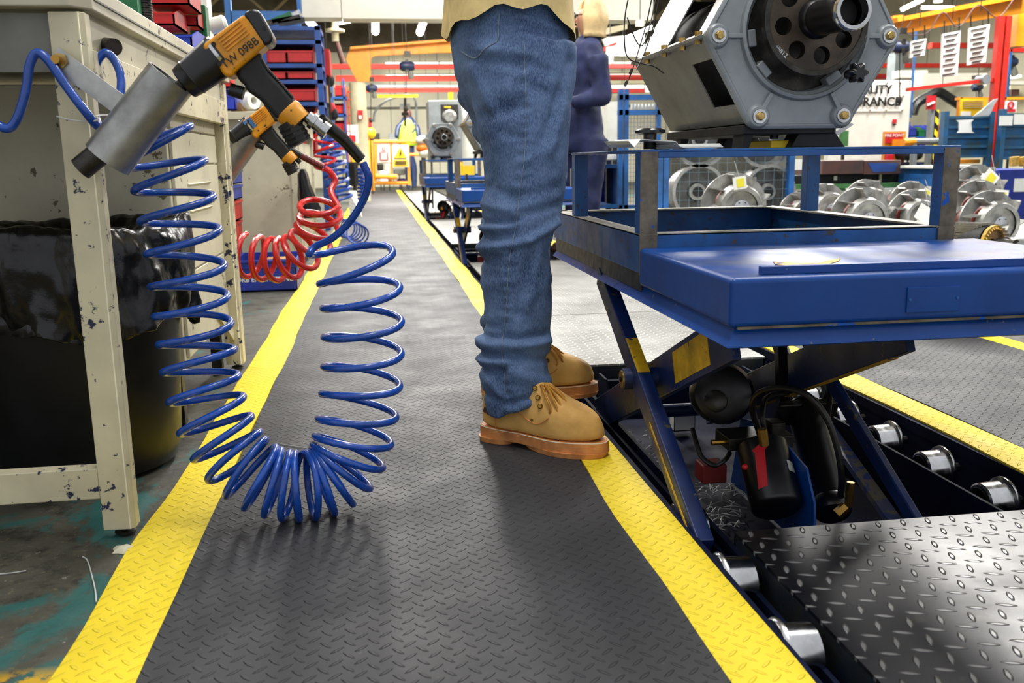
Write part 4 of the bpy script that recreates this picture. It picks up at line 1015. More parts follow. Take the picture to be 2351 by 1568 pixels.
for s_ in (-1, 1):
    sh.lathe([(0, .075), (.5, .062), (1, .05)], (.30, 2.12+s_*.17, 1.44), (.36, 2.12+s_*.24, 1.20), 20)
sh.build('shirt', 'shirt_tan', P_, ang=180)
def skinned(name, m, verts, edges, radii, par, sub=2, root=0):
    me = bpy.data.meshes.new(name); inv = WM[par.name].inverted()
    me.from_pydata([tuple(inv @ Vector(v)) for v in verts], edges, []); me.materials.append(M[m])
    o = bpy.data.objects.new(name, me); col.objects.link(o); o.parent = par; WM[o.name] = WM[par.name].copy()
    o.modifiers.new('skin', 'SKIN').use_smooth_shade = True
    for i, sv in enumerate(me.skin_vertices[0].data):
        rr = radii[i]; sv.radius = (rr, rr) if isinstance(rr, (int, float)) else rr; sv.use_root = (i == root)
    u = o.modifiers.new('sub', 'SUBSURF'); u.levels = sub; u.render_levels = sub
    return o
# body under the clothes (head, neck, arms above the picture; legs inside the jeans)
vs = [(.30, 2.12, .98), (.30, 2.12, 1.2), (.30, 2.12, 1.42), (.31, 2.12, 1.52), (.33, 2.12, 1.60), (.335, 2.12, 1.70),
      (.30, 1.95, 1.42), (.36, 1.88, 1.20), (.56, 1.93, 1.12), (.64, 1.96, 1.12), (.30, 2.29, 1.42), (.36, 2.36, 1.20), (.56, 2.30, 1.12), (.64, 2.27, 1.12),
      (.30, 2.03, .85), (.31, 1.97, .48), (.285, 1.93, .10), (.30, 2.20, .85), (.33, 2.27, .48), (.325, 2.335, .10)]
es = [(0, 1), (1, 2), (2, 3), (3, 4), (4, 5), (2, 6), (6, 7), (7, 8), (8, 9), (2, 10), (10, 11), (11, 12), (12, 13), (0, 14), (14, 15), (15, 16), (0, 17), (17, 18), (18, 19)]
rd = [.12, .12, .11, .05, .085, .08, .05, .045, .035, .026, .05, .045, .035, .026, .07, .045, .03, .07, .045, .03]
for h_ in (9, 13):
    hv_ = Vector(vs[h_]); pc = hv_+V(.055, 0, -.004); vs.append(tuple(pc)); es.append((h_, len(vs)-1)); rd[h_] = .026; rd.append((.036, .017)); pi_ = len(vs)-1
    for q in range(4):
        k1 = pc+V(.045-.004*abs(q-1.3), (q-1.5)*.021, -.006); k2 = k1+V(.028, 0, -.014); k3 = k2+V(.012-.003*abs(q-1.3), 0, -.020); n0_ = len(vs)
        vs += [tuple(k1), tuple(k2), tuple(k3)]; es += [(pi_, n0_), (n0_, n0_+1), (n0_+1, n0_+2)]; rd += [.010, .009, .008]
    sg = 1 if h_ == 9 else -1; k1 = pc+V(.0, .040*sg, -.012); k2 = k1+V(.034, .008*sg, -.014); n0_ = len(vs); vs += [tuple(k1), tuple(k2)]; es += [(pi_, n0_), (n0_, n0_+1)]; rd += [.012, .010]
skinned('body', 'skin', vs, es, rd, P_)
# boots
def boot(O, ang, name='boot', mir=1, lbl=None):
    R_ = Matrix.Rotation(radians(ang), 4, 'Z'); Mw = Matrix.Translation(Vector((O[0], O[1], .0))) @ R_
    def W_(u, v, z): return Mw @ Vector((u, v*mir, z))
    L = .305
    def outline(z, u0, u1, ws, n=48):
        out = []
        for j in range(n):
            a = 2*pi*j/n; c = cos(a); s_ = sin(a); uc = (u0+u1)/2; hu = (u1-u0)/2
            u = uc-hu*(abs(c)**.8)*(1 if c > 0 else -1)
            f = (u-0)/L; base = .036+.018*math.exp(-((f-.70)/.26)**2)-.004*math.exp(-((f-.38)/.14)**2)
            v = base*ws*(abs(s_)**.75)*(1 if s_ > 0 else -1)+(-.006*(f-.6) if f > .5 else 0)
            out.append(W_(u, v, z))
        return out
    zt = .0045
    up = MB(); T_ = [(.030, .004, .296, 1.0), (.045, .002, .298, 1.02), (.060, .002, .294, 1.01), (.072, .003, .288, .99), (.082, .004, .276, .95), (.090, .006, .256, .89), (.100, .007, .222, .83), (.112, .008, .190, .80), (.130, .010, .160, .78), (.150, .012, .140, .78), (.17, .014, .128, .78), (.19, .016, .120, .76)]
    T_ = [(z if z < .04 else .036+(z-.036)*1.16, a, b2, w) for z, a, b2, w in T_]
    up.loft([outline(z+zt, a, b2, w) for z, a, b2, w in T_]); o = up.build(name, 'boot_leather', P_, ang=180, label=lbl)
    sb = o.modifiers.new('s', 'SUBSURF'); sb.levels = 1; sb.render_levels = 2; disp(o, .03, .0025, 2)
    s1 = MB(); s1.loft([outline(zt+.010, -.004, .308, 1.02), outline(zt+.027, -.004, .307, 1.05), outline(zt+.031, -.004, .307, 1.05), outline(zt+.034, .0, .302, 1.02)]); s1.build('sole', 'boot_sole', o, bevel=.0008)
    hl = MB(); hl.loft([outline(zt, -.001, .085, 1.0), outline(zt+.011, -.004, .088, 1.05)]); hl.build('heel', 'boot_sole', o)
    hl = MB(); hl.loft([outline(zt, .115, .303, 1.02), outline(zt+.011, .112, .308, 1.06)]); hl.build('forefoot_tread', 'boot_sole', o)
    st = outline(zt+.0325, -.003, .3055, 1.04); ps = catmull(st+[st[0]], 2); MB().tube(ps, .0011, 5).build('welt_stitching', 'stitch_white', o)
    V_ = -mir      # side that faces the camera
    def side(u, z, e=.0):
        f = u/L; base = .036+.018*math.exp(-((f-.70)/.26)**2)-.004*math.exp(-((f-.38)/.14)**2)
        ws, u1 = lerp_tab([(zz, w, b2) for zz, a, b2, w in T_], z)[0:2]; uc = (.004+u1)/2; hu = (u1-.004)/2; q = min(1, abs((u-uc)/hu)); c = q**(1/.8); s_ = sqrt(max(0, 1-c*c))
        return W_(u, (-(base*ws*(s_**.75))+(-.006*(f-.6) if f > .5 else 0)-.0012-e)*1, z+zt)
    if mir == 1:
        cur = [side(u, z) for u, z in ((.052, .036), (.050, .06), (.052, .078), (.07, .089), (.095, .086), (.12, .076), (.145, .066), (.160, .064), (.178, .070), (.194, .082))]
        MB().tube(catmull(cur, 6), .0012, 5).build('seam', 'boot_sole', o)
        mk = MB(); mk.prism([side(.012, .066, .0006), side(.036, .062, .0006), side(.030, .073, .0006), side(.020, .080, .0006)], tuple((side(.024, .07, .0016)-side(.024, .07)))); mk.build('heel_mark', 'box_brown', o, label='small brown heel emblem')
        MB().cyl(side(.150, .071, -.001), side(.150, .071, .002), .003, n=10).build('rivet', 'zinc_gold', o)
    up3 = Mw.to_3x3()
    for u, z in ((.150, .136), (.160, .118), (.169, .102)):
        c = side(u, z, -.001); MB().lathe([(0, .0052), (.6, .0058), (1, .004)], c, c+(up3 @ Vector((.25, -.9, .35))).normalized()*.006, 14).build('eyelet', 'brass', o)
    def lace(l, r=.0027): MB().tube(catmull([W_(q[0], q[1], q[2]*1.12-.002) for q in l], 8), r, 7).build('lace', 'lace', o)
    lace([(.158, -.022, .132), (.176, .000, .124), (.170, -.026, .116), (.186, .002, .110), (.180, -.026, .102), (.196, .004, .098), (.190, -.024, .092), (.206, .0, .090)], .0023)
    lace([(.166, -.014, .134), (.186, -.030, .124), (.204, -.040, .104), (.210, -.040, .086), (.200, -.038, .080), (.190, -.034, .092), (.180, -.024, .112), (.172, -.014, .130)])
    lace([(.160, -.020, .134), (.178, -.038, .120), (.194, -.046, .100), (.194, -.046, .088), (.186, -.040, .090), (.178, -.034, .104), (.168, -.020, .126)])
    lace([(.170, -.010, .132), (.194, -.022, .118), (.214, -.030, .098), (.222, -.028, .084)], .0024)
    lace([(.172, -.006, .132), (.196, -.008, .120), (.216, -.012, .104), (.226, -.010, .092), (.218, -.004, .098), (.198, .0, .116), (.176, .0, .130)], .0024)
    tg = MB(); tg.loft([[W_(.150, v, .105), W_(.176, v, .105), W_(.164, v, .125), W_(.150, v, .135), W_(.140, v, .13)] for v in (-.018, .0, .018)]); tg.build('tongue', 'boot_leather', o)
    return o
boot((.213, 1.985), -38, lbl='near boot, toe turned toward the camera'); boot((.252, 2.345), -6, mir=1, lbl='far boot, its toe over the pit edge')
# ------------------------------------------------------------------ woman in navy overalls behind the near stand
w = thing('person', 'person with blond bobbed hair and glasses in navy overalls behind the near stand', 'person', (1.36, 6.0, 0))
def wp(a, b2, y=6.0): return gy(a, b2, y)
b = MB(); rings = []
for py, l, r_, hy in ((80, 1334, 1366, .06), (88, 1328, 1370, .09), (104, 1318, 1376, .15), (130, 1308, 1386, .19), (170, 1304, 1388, .18), (215, 1306, 1380, .16), (240, 1306, 1376, .15), (280, 1300, 1382, .17), (320, 1298, 1384, .18), (350, 1300, 1380, .17)):
    L_, R_ = wp(l, py), wp(r_, py); c = (L_+R_)/2; ww = (R_-L_).length/2; rings.append([c+V(ww*cos(a), hy*sin(a), 0) for a in [2*pi*j/24 for j in range(24)]])
b.loft(rings)
for s_ in (-1, 1):
    rg = []
    for z, cx_, ra in ((.75, 1.37, .105), (.5, 1.35, .085), (.3, 1.34, .075), (.06, 1.33, .085)): rg.append([V(cx_+ra*cos(a)-.02*s_, 6+s_*.10+ra*sin(a), z) for a in [2*pi*j/20 for j in range(20)]])
    b.loft(rg)
    sh_, el, ha = wp(1372, 128, 6+s_*.2), wp(1384, 222, 6+s_*.24), wp(1312, 236, 6+s_*.15)
    b.lathe([(0, .07), (1, .058)], sh_, el, 16); b.lathe([(0, .058), (1, .042)], el, ha, 16); b.ball(el, .058, 8)
cv = b.build('overalls', 'coverall_navy', w, ang=180); r = cv.modifiers.new('r', 'REMESH'); r.mode = 'VOXEL'; r.voxel_size = .016; r.use_smooth_shade = True
s = cv.modifiers.new('s', 'SMOOTH'); s.factor = .6; s.iterations = 5; disp(cv, .12, .03)
hc = wp(1348, 42); 
def hp(a, b_, c): return hc+V(a, b_, c)
# head facing left (-x), a skinned body below the clothes, and five fingers on each hand
vs = [(1.37, 6, .95), (1.37, 6, 1.2), (1.37, 6, 1.28), hp(.01, 0, -.12), hp(0, 0, -.03), hp(-.005, 0, .07), (1.34, 5.9, .5), (1.33, 5.9, .1), (1.34, 6.1, .5), (1.33, 6.1, .1), tuple(wp(1356, 140, 5.9)), tuple(wp(1384, 222, 5.76)), tuple(wp(1312, 236, 5.85)), tuple(wp(1356, 140, 6.1)), tuple(wp(1384, 222, 6.24)), tuple(wp(1312, 236, 6.15))]
es = [(0, 1), (1, 2), (2, 3), (3, 4), (4, 5), (0, 6), (6, 7), (0, 8), (8, 9), (2, 10), (10, 11), (11, 12), (2, 13), (13, 14), (14, 15)]
rd = [.07, .07, .05, .042, .078, .07, .05, .03, .05, .03, .03, .03, .024, .03, .03, .024]
for h_, yy in ((12, 5.85), (15, 6.15)):
    hv_ = Vector(vs[h_]); pc = hv_+V(-.07, 0, .0); vs.append(tuple(pc)); es.append((h_, len(vs)-1)); rd.append((.032, .018)); pi_ = len(vs)-1
    for q in range(4):
        k1 = pc+V(-.035, (q-1.5)*.018, -.008); k2 = k1+V(-.022+.004*abs(q-1.5), 0, -.022); vs += [tuple(k1), tuple(k2)]; es += [(pi_, len(vs)-2), (len(vs)-2, len(vs)-1)]; rd += [.009, .008]
    k1 = pc+V(.01, -.032, -.012); k2 = k1+V(-.03, -.008, -.018); vs += [tuple(k1), tuple(k2)]; es += [(pi_, len(vs)-2), (len(vs)-2, len(vs)-1)]; rd += [.010, .009]
skinned('body', 'skin', vs, es, rd, w)
fc = MB(); fc.ball(hp(-.085, 0, -.015), .017, 6, (1, .8, 1.2)); fc.ball(hp(-.078, 0, -.055), .016, 6, (.7, 1.5, .5)); fc.ball(hp(.005, -.075, -.02), .020, 6, (.7, .4, 1.1)); fc.ball(hp(.005, .075, -.02), .020, 6, (.7, .4, 1.1)); fc.build('face_features', 'skin', w)
MB().ball(hp(-.074, -.03, .012), .009, 6).build('eye', 'void_black', w); MB().ball(hp(-.074, .03, .012), .009, 6).build('eye', 'void_black', w)
gl = MB()
for s_ in (-1, 1): gl.ring(hp(-.088, s_*.032, .010), (1, 0, 0), .018, .022, .004, 20); gl.tube([hp(-.088, s_*.052, .012), hp(-.02, s_*.078, .012), hp(.02, s_*.076, .005)], .003, 6)
gl.tube([hp(-.09, -.012, .012), hp(-.09, .012, .012)], .003, 6); gl.build('glasses', 'black_plastic', w)
rings = []
for i in range(12):
    f = i/11; z = .125-.245*f; R0 = .115*sqrt(max(.04, 1-((z-.02)/.125)**2)) if z > .02 else .115-.01*sin(f*9)
    rings.append([hp(.022+R0*cos(a)*.95, R0*sin(a)*.86, z+.003*sin(a*9)) for a in ([radians(-128+256*j/30) for j in range(31)])]+[hp(.022+R0*cos(a)*.72, R0*sin(a)*.70, z) for a in ([radians(128-256*j/30) for j in range(31)])])
MB().loft(rings).build('hair', 'blond_hair', w, ang=180)
MB().ring(hp(.015, 0, -.135), (0, 0, 1), .05, .075, .04, 20).build('collar', 'coverall_navy', w)
for yy in (5.9, 6.1):
    MB().loft([[V(1.33-.07+.12*cos(a)*k, yy+.045*sin(a)*k, z) for a in [2*pi*j/20 for j in range(20)]] for z, k in ((.004, 1), (.03, 1), (.06, .85), (.085, .5))]).build('shoe', 'box_brown', w, ang=180)
# ------------------------------------------------------------------ background helpers
def rect(x0, y0, x1, y1, Y, dep, mb=None):
    """solid box of depth dep whose front face fills these picture lines at distance Y"""
    ym = (y0+min(y1, 470))/2; A, B = gy(x0, ym, Y), gy(x1, ym, Y); xm = (x0+x1)/2; A = V(A.x, Y, gy(xm, y1, Y).z); B = V(B.x, Y, gy(xm, y0, Y).z); b = mb or MB()
    return b.box((min(A.x, B.x), Y, min(A.z, B.z)), (max(A.x, B.x), Y+dep, max(A.z, B.z)))
def solo(name, m, x0, y0, x1, y1, Y, dep, label, cat, bevel=0, group=None):
    return tag(rect(x0, y0, x1, y1, Y, dep).build(name, m, bevel=bevel), label, cat, group)
def at(x, y, Y): return gy(x, y, Y)
def th_(name, label, cat, x, y, Y, group=None): return thing(name, label, cat, tuple(gy(x, y, Y)), 0, group)
def openbox(lo, hi, w=.006, mb=None, flare=0.):
    (x0, y0, z0), (x1, y1, z1) = lo, hi; b = mb or MB()
    b.box((x0, y0, z0), (x1, y1, z0+w))
    for l, h_ in (((x0, y0, z0), (x0+w, y1, z1)), ((x1-w, y0, z0), (x1, y1, z1)), ((x0, y0, z0), (x1, y0+w, z1)), ((x0, y1-w, z0), (x1, y1, z1))): b.box(l, h_)
    b.box((x0-w, y0-w, z1-w*2), (x1+w, y0, z1)); b.box((x0-w, y1, z1-w*2), (x1+w, y1+w, z1)); b.box((x0-w, y0, z1-w*2), (x0, y1, z1)); b.box((x1, y0, z1-w*2), (x1+w, y1, z1))
    return b
RX, UP = (1, 0, 0), (0, 0, 1)
# ------------------------------------------------------------------ second workbench
T = thing('workbench', 'cream workbench behind the smaller impact wrench, with a white roll on top', 'workbench', (-.7, 5.2, 0))
MB().box((-1.5, 5.18, .855), (-.40, 6.6, .895)).build('bench_top', 'cream_clean', T, bevel=.003)
MB().box((-1.0, 5.25, .09), (-.47, 5.30, .855)).build('end_panel', 'cream_clean', T)
MB().box((-.47, 5.24, .02), (-.43, 5.30, .855)).build('leg', 'cream_clean', T); MB().box((-.47, 6.5, .02), (-.43, 6.55, .855)).build('leg', 'cream_clean', T); MB().box((-1.04, 5.24, .02), (-1.0, 5.30, .855)).build('leg', 'cream_clean', T)
MB().box((-.5, 5.30, .78), (-.42, 6.5, .855)).build('side_rail', 'cream_clean', T); MB().box((-.52, 5.5, .12), (-.44, 6.4, .74)).build('drawer_unit', 'cream_clean', T)
def roll(x, y, Y, r, L, label, m='board_white', ax=(1, -.5, .15)):
    c = at(x, y, Y); a = Vector(ax).normalized(); t = thing('cable_roll', label, 'roll', tuple(c))
    MB().lathe([(0, r*.45), (0, r), (1, r), (1, r*.45), (0, r*.45)], c+a*L/2, c-a*L/2, 24, caps=False).build('winding', m, t); return t
roll(566, 232, 5.3, .045, .12, 'white cable roll lying on the second bench behind the wrench grip', ax=(-1, .9, 0))
roll(548, 247, 5.3, .03, .07, 'small beige roll beside the white cable roll on the second bench', 'cardboard')
def bin_(x0, y0, x1, y1, Y, dep, m, label, name='parts_bin', cat='parts bin', group=None):
    """small open-fronted stacking bin"""
    A, B = gy(x0, y1, Y), gy(x1, y0, Y); lo, hi = (A.x, Y, A.z), (B.x, Y+dep, B.z); w = max(.004, (hi[0]-lo[0])*.03); H = hi[2]-lo[2]
    b = MB(); b.box(lo, (hi[0], hi[1], lo[2]+w)); b.box((lo[0], hi[1]-w, lo[2]), hi); b.box(lo, (hi[0], lo[1]+w, lo[2]+H*.62))
    for x in (lo[0], hi[0]-w): b.prism([(x, lo[1], lo[2]), (x, hi[1], lo[2]), (x, hi[1], hi[2]), (x, lo[1]+dep*.45, hi[2]), (x, lo[1], lo[2]+H*.62)], (w, 0, 0))
    b.box((lo[0]-w*.6, lo[1]-w, lo[2]+H*.56), (hi[0]+w*.6, lo[1], lo[2]+H*.66))
    return tag(b.build(name, m), label, cat, group)
bin_(500, 200, 537, 252, 5.22, .16, 'bin_blue', 'violet-blue parts bin at the left end of the second bench')
bin_(508, 180, 530, 200, 5.24, .14, 'bin_red', 'small red bin stacked above the violet-blue bin on the second bench')
# stacked crates seen between leg and panel
for i, (y0, y1, m, lb) in enumerate(((390, 425, 'crate_blue', 'top blue crate in the narrow stack between the benches'), (427, 462, 'crate_blue', 'second blue crate in the narrow stack between the benches'), (464, 512, 'bin_red', 'upper red crate in the narrow stack between the benches'), (514, 560, 'bin_red', 'lower red crate in the narrow stack between the benches'), (562, 612, 'crate_blue', 'bottom blue crate in the narrow stack between the benches'))):
    A, B = gy(455, y1, 4.75), gy(531, y0, 4.75); tag(openbox((A.x, 4.75, A.z), (B.x, 5.1, B.z)).build('crate', m), lb, 'crate')
# blue crate with the maker's lettering
c0, c1 = gz(538, 671), gz(682, 668)
cr = thing('crate', 'blue plastic crate with white lettering on the floor beside the yellow edge', 'crate', (c0.x, c0.y, 0))
cw, cx_, cyy = c1.x-c0.x, c0.x, c0.y
openbox((cx_, cyy, .002), (cx_+cw, cyy+.42, .155), .007).build('crate_body', 'crate_blue', cr, bevel=.002)
MB().box((cx_-.006, cyy-.006, .115), (cx_+cw+.006, cyy, .122)).build('rib', 'crate_blue', cr)
text('DRB ENGINEERING', .032, (cx_+cw*.5, cyy-.0012, .058), RX, UP, 'board_white', cr)
for k, (fx, fy, m) in enumerate(((.3, .15, 'cream_clean'), (.65, .25, 'cardboard'))): 
    tag(MB().box((cx_+cw*fx-.06, cyy+fy-.05, .01), (cx_+cw*fx+.06, cyy+fy+.06, .12+.02*k)).build('small_carton', m, bevel=.002), ['cream carton inside the blue lettered crate', 'tan carton inside the blue lettered crate'][k], 'carton')
# black coat-like bag
b = MB(); rg = []
for py, l, r_ in ((388, 690, 700), (400, 683, 706), (425, 684, 712), (450, 684, 722), (480, 690, 735), (500, 695, 730)):
    L_, R_ = at(l, py, 5.1), at(r_, py, 5.1); c = (L_+R_)/2; rg.append([c+V((R_-L_).length/2*cos(a)*(1+.15*sin(5*a)), .06*sin(a), 0) for a in [2*pi*j/20 for j in range(20)]])
tag(b.loft(rg).build('hanging_sack', 'bag_black'), 'black sack hanging from the end of the second bench', 'sack')
# ------------------------------------------------------------------ things standing on the front bench
Zb = .9005
def onbench(x, y): return gz(x, y, Zb)
def bx(name, m, x, Y, w, d, z0, z1, label, cat, bevel=.002):
    X = gy(x, 0, Y).x; return tag(MB().box((X-w/2, Y, z0), (X+w/2, Y+d, z1)).build(name, m, bevel=bevel), label, cat)
t = bx('tool_box', 'bin_green', 288, 2.05, .045, .10, Zb, 1.12, 'green metal box at the near end of the front bench top', 'box')
b = MB(); c = V(gy(330, 0, 2.1).x, 2.1, Zb)
for k in range(34): b.ring(c+V(0, 0, .004+k*.005), (0, 0, 1), .010, .016, .0035, 16)
b.cyl(c, c+V(0, 0, .175), .012, n=14); tag(b.build('ribbed_tube', 'steel_dark'), 'ribbed grey tube standing beside the green box on the front bench', 'tube')
bin_(352, 60, 438, 118, 2.42, .20, 'bin_blue', 'violet-blue parts bin on the front bench under the red bins', group=None)
bin_(330, 12, 398, 57, 2.45, .16, 'bin_red', 'red parts bin on top of the violet-blue bin on the front bench')
bin_(398, 22, 452, 60, 2.62, .16, 'bin_red', 'red parts bin tilted beside the other red bin on the front bench')
bin_(325, -34, 432, 10, 2.48, .16, 'bin_red', 'topmost red parts bin on the front bench, cut by the picture edge')
bx('post_cap', 'bin_green', 450, 2.70, .045, .05, Zb, 1.045, 'green upright block at the far corner of the front bench top', 'block')
bx('container', 'board_white', 456, 2.9, .045, .08, Zb, 1.20, 'white container behind the green block on the front bench', 'container')
t = th_('bottle', 'white bottle lying behind the nose of the large impact wrench', 'bottle', 500, 57, 2.85)
MB().lathe([(0, .012), (.1, .022), (.85, .024), (1, .018)], at(480, 62, 2.85), at(520, 52, 2.85), 20).build('bottle_body', 'board_white', t); MB().cyl(at(474, 64, 2.85), at(481, 62, 2.85), .010).build('cap', 'sign_red', t)
bx('rag', 'rack_sky', 488, 2.80, .06, .06, Zb, .965, 'pale blue rag beside the white bottle on the front bench', 'rag', .012)
bx('reel', 'sign_red', 472, 2.78, .03, .04, Zb, .955, 'small red piece beside the blue rag on the front bench', 'part', .006)
# ------------------------------------------------------------------ blue racks with red bins, left of the aisle
R1 = th_('shelf_rack', 'dark blue shelf rack full of red bins behind the impact wrench grip', 'rack', 660, 400, 8.8)
X0, X1 = gy(590, 0, 8.8).x, gy(742, 200, 8.8).x
for y in (8.8, 9.3):
    for x in (X0, X1-.05): MB().box((x, y, 0), (x+.05, y+.05, gy(700, 58, 8.8).z)).build('upright', 'rack_blue', R1)
for py in (60, 92, 146, 183, 234, 290, 350): MB().box((X0, 8.8, gy(700, py+9, 8.8).z), (X1, 9.35, gy(700, py, 8.8).z)).build('shelf', 'rack_blue', R1)
gp = 'red bins in the dark blue rack'
for k, (x0, y0, x1, y1) in enumerate(((610, 102, 655, 144), (660, 102, 716, 144), (610, 156, 655, 181), (660, 156, 718, 181), (612, 192, 660, 232), (664, 192, 722, 232), (640, 244, 722, 288), (640, 300, 722, 348))):
    bin_(x0, y0, x1, y1, 8.86, .4, 'bin_red', ['left red bin on the top shelf of the dark blue rack', 'right red bin on the top shelf of the dark blue rack', 'left shallow red bin on the second shelf of the dark blue rack', 'right shallow red bin on the second shelf of the dark blue rack', 'left red bin on the third shelf of the dark blue rack', 'right red bin on the third shelf of the dark blue rack', 'red bin on the fourth shelf of the dark blue rack', 'lowest red bin in the dark blue rack, behind the hose fitting'][k], group=gp)
F = th_('board_frame', 'light blue frame board standing above the dark blue rack', 'frame', 600, 60, 9.5)
rect(515, -40, 530, 62, 9.5, .05).build('stile', 'rack_sky', F); rect(681, -40, 690, 45, 9.5, .05).build('stile', 'rack_sky', F); rect(530, 25, 690, 62, 9.5, .05).build('rail', 'rack_sky', F)
for k, (a, q, c, d, m) in enumerate(((612, 54, 690, 40, 'steel_dark'), (625, 50, 670, 33, 'bin_green'), (640, 56, 700, 46, 'black_plastic'), (650, 48, 690, 28, 'steel_bright'))):
    tag(MB().bar(at(a, q, 8.95), at(c, d, 8.95), .045, .07).build('hand_tool', m), ['grey', 'green', 'black', 'bright'][k]+' tool lying on top of the dark blue rack', 'tool')
for k, (x0, y0, x1, y1, Y, m, lb) in enumerate(((743, 112, 757, 172, 9.45, 'bin_red', 'tall red panel bin beside the dark blue rack upright'), (744, 195, 752, 235, 9.4, 'cardboard', 'tan sleeve of parts beside the dark blue rack upright'), (744, 245, 754, 290, 9.4, 'steel_dark', 'dark bundle hanging beside the dark blue rack'))):
    solo('parts_box', m, x0, y0, x1, y1, Y, .3, lb, 'box')
# narrow blue tool post and red bin tower
Q = th_('tool_post', 'dusty blue upright post hung with small tools left of the aisle', 'post', 760, 300, 10.5)
rect(752, 160, 764, 450, 10.5, .12).build('post_body', 'stillage_blue', Q)
for k, (x, y) in enumerate(((757, 185), (752, 215), (760, 250), (766, 262), (754, 300), (768, 330), (756, 352))): MB().ball(at(x, y, 10.4), .05, 6, (1, .5, 1.5)).build('hung_tool', ('void_black', 'steel_dark', 'sign_red')[k % 3], Q)
R2 = th_('bin_tower', 'slim blue rack with red bins farther down the left side of the aisle', 'rack', 780, 300, 12.6)
for x in (765, 792): rect(x, 180, x+4, 440, 12.6, .07).build('upright', 'rack_blue', R2)
for y in (222, 262, 304, 345): rect(765, y, 796, y+5, 12.6, .4).build('shelf', 'rack_blue', R2)
for k, (y0, y1) in enumerate(((192, 220), (234, 260), (274, 303), (314, 343))): bin_(769, y0, 792, y1, 12.64, .3, 'bin_red', ['top', 'second', 'third', 'lowest'][k]+' red bin in the slim blue rack', group='red bins in the slim blue rack')
L_ = th_('step_ladder', 'red ladder-like frame beside the slim blue rack', 'ladder', 797, 300, 13.2)
for x in (796, 803): rect(x, 200, x+2, 420, 13.2, .05).build('rail', 'rail_red', L_)
for k in range(7): rect(796, 210+k*18, 805, 212+k*18, 13.2, .03).build('rung', 'rail_red', L_)
solo('wall_lamp', 'tube_glow', 745, 120, 757, 172, 11.5, .05, 'bright vertical lamp above the dusty blue post', 'lamp')
# distant coiled hoses
def fcoil(pts, turns, R, r, m, label, n0=(1, 0, 0)):
    t = thing('coiled_air_hose', label, 'air hose', tuple(gy(*pts[0])))
    coil(pp(pts), turns, R, r, n0, 18, 6, lead_in=(pp([(740, 292, 8.82), (748, 302, 8.6)]) if 'dusty' in label else None)).build('hose', m, t); return t
fcoil([(758, 318, 8.4), (762, 345, 8.4), (768, 385, 8.4), (775, 425, 8.4), (783, 462, 8.4)], [1.5, 2, 2, 2], .105, .014, 'hose_blue_far', 'far blue coiled hose hanging beside the dusty blue post')
t = thing('coiled_air_hose', 'blue coil of hose lying on the mat beside the far yellow edge', 'air hose', tuple(gz(812, 560)))
coil([gz(790, 524, .085), gz(806, 528, .084), gz(824, 540, .084)], [3, 3], .076, .0065, (0, 0, 1), 20, 6, lead_in=pp([(770, 500, 6.4)])).build('hose', 'hose_blue_far', t)
fcoil([(738, 300, 8.2), (740, 335, 8.2), (746, 375, 8.2), (744, 405, 8.2)], [1, 1.2, 1], .09, .013, 'hose_red', 'far red coiled hose hanging in front of the dark blue rack')
fcoil([(829, 385, 9.5), (831, 420, 9.5), (832, 460, 9.5)], [4, 5], .04, .012, 'hose_blue_far', 'farthest blue coiled hose, hanging near the cream column')
# black bin, grey ramp board
t = th_('waste_bin', 'distant black bin on legs left of the orange gate post', 'bin', 808, 420, 13); rect(793, 378, 822, 428, 13, .4).build('bin_body', 'bin_black', t, bevel=.02); rect(796, 372, 826, 380, 13, .45).build('lid', 'steel_dark', t)
A = [gz(803, 500), gz(832, 500), gy(818, 438, 11.0), gy(800, 438, 11.0)]; tag(MB().prism(A, (.0, .03, 0)).build('leaning_board', 'tread_steel_far_lit'), 'pale grey board leaning beside the far mat edge', 'board')
# ------------------------------------------------------------------ overhead white beam and lamps
bw = th_('overhead_beam', 'broad white beam crossing overhead above the jib crane', 'beam', 860, 20, 10)
rect(690, -110, 780, 40, 10, .3).build('beam_panel', 'beam_white', bw); rect(782, -110, 1500, 44, 10, .3).build('beam_panel', 'beam_white', bw)
for k, (p, q, lb) in enumerate((((706, 44, 12), (724, 66, 11.5), 'glowing tube lamp hung above the dark blue rack'), ((862, 46, 12), (862, 72, 11.3), 'glowing tube lamp under the white beam near its middle'), ((974, 46, 12), (964, 74, 11.3), 'glowing tube lamp under the white beam near the jeans'), ((776, 50, 14), (820, 42, 14), 'slanting tube lamp behind the cream hanger'), ((1440, 86, 8), (1498, 62, 8), 'glowing tube lamp seen between the navy overalls and the alternator'), ((2070, 22, 7), (2120, -2, 7), 'tube lamp at the top right behind the alternator'), ((2115, 18, 9), (2190, 18, 9), 'level tube lamp above the orange crane beam'))):
    t = th_('tube_lamp', lb, 'lamp', *p); MB().cyl(gy(*p), gy(*q), .045 if p[2] > 9 else .018, n=12).build('tube', 'tube_glow', t)
    c = (gy(*p)+gy(*q))/2; MB().box(c+V(-.03, -.03, .05), c+V(.03, .03, .10)).build('fitting', 'beam_white', t)
t = th_('hanger', 'cream hanger rod with grey cap below the white beam', 'hanger', 768, 60, 11); MB().lathe([(0, .03), (.45, .04), (.5, .11), (.6, .11), (.62, .04), (1, .04)], at(768, 40, 11), at(770, 95, 11), 14).build('rod', 'column_cream', t); MB().cyl(at(772, 95, 11), at(788, 145, 11), .03).build('brace', 'box_brown', t)
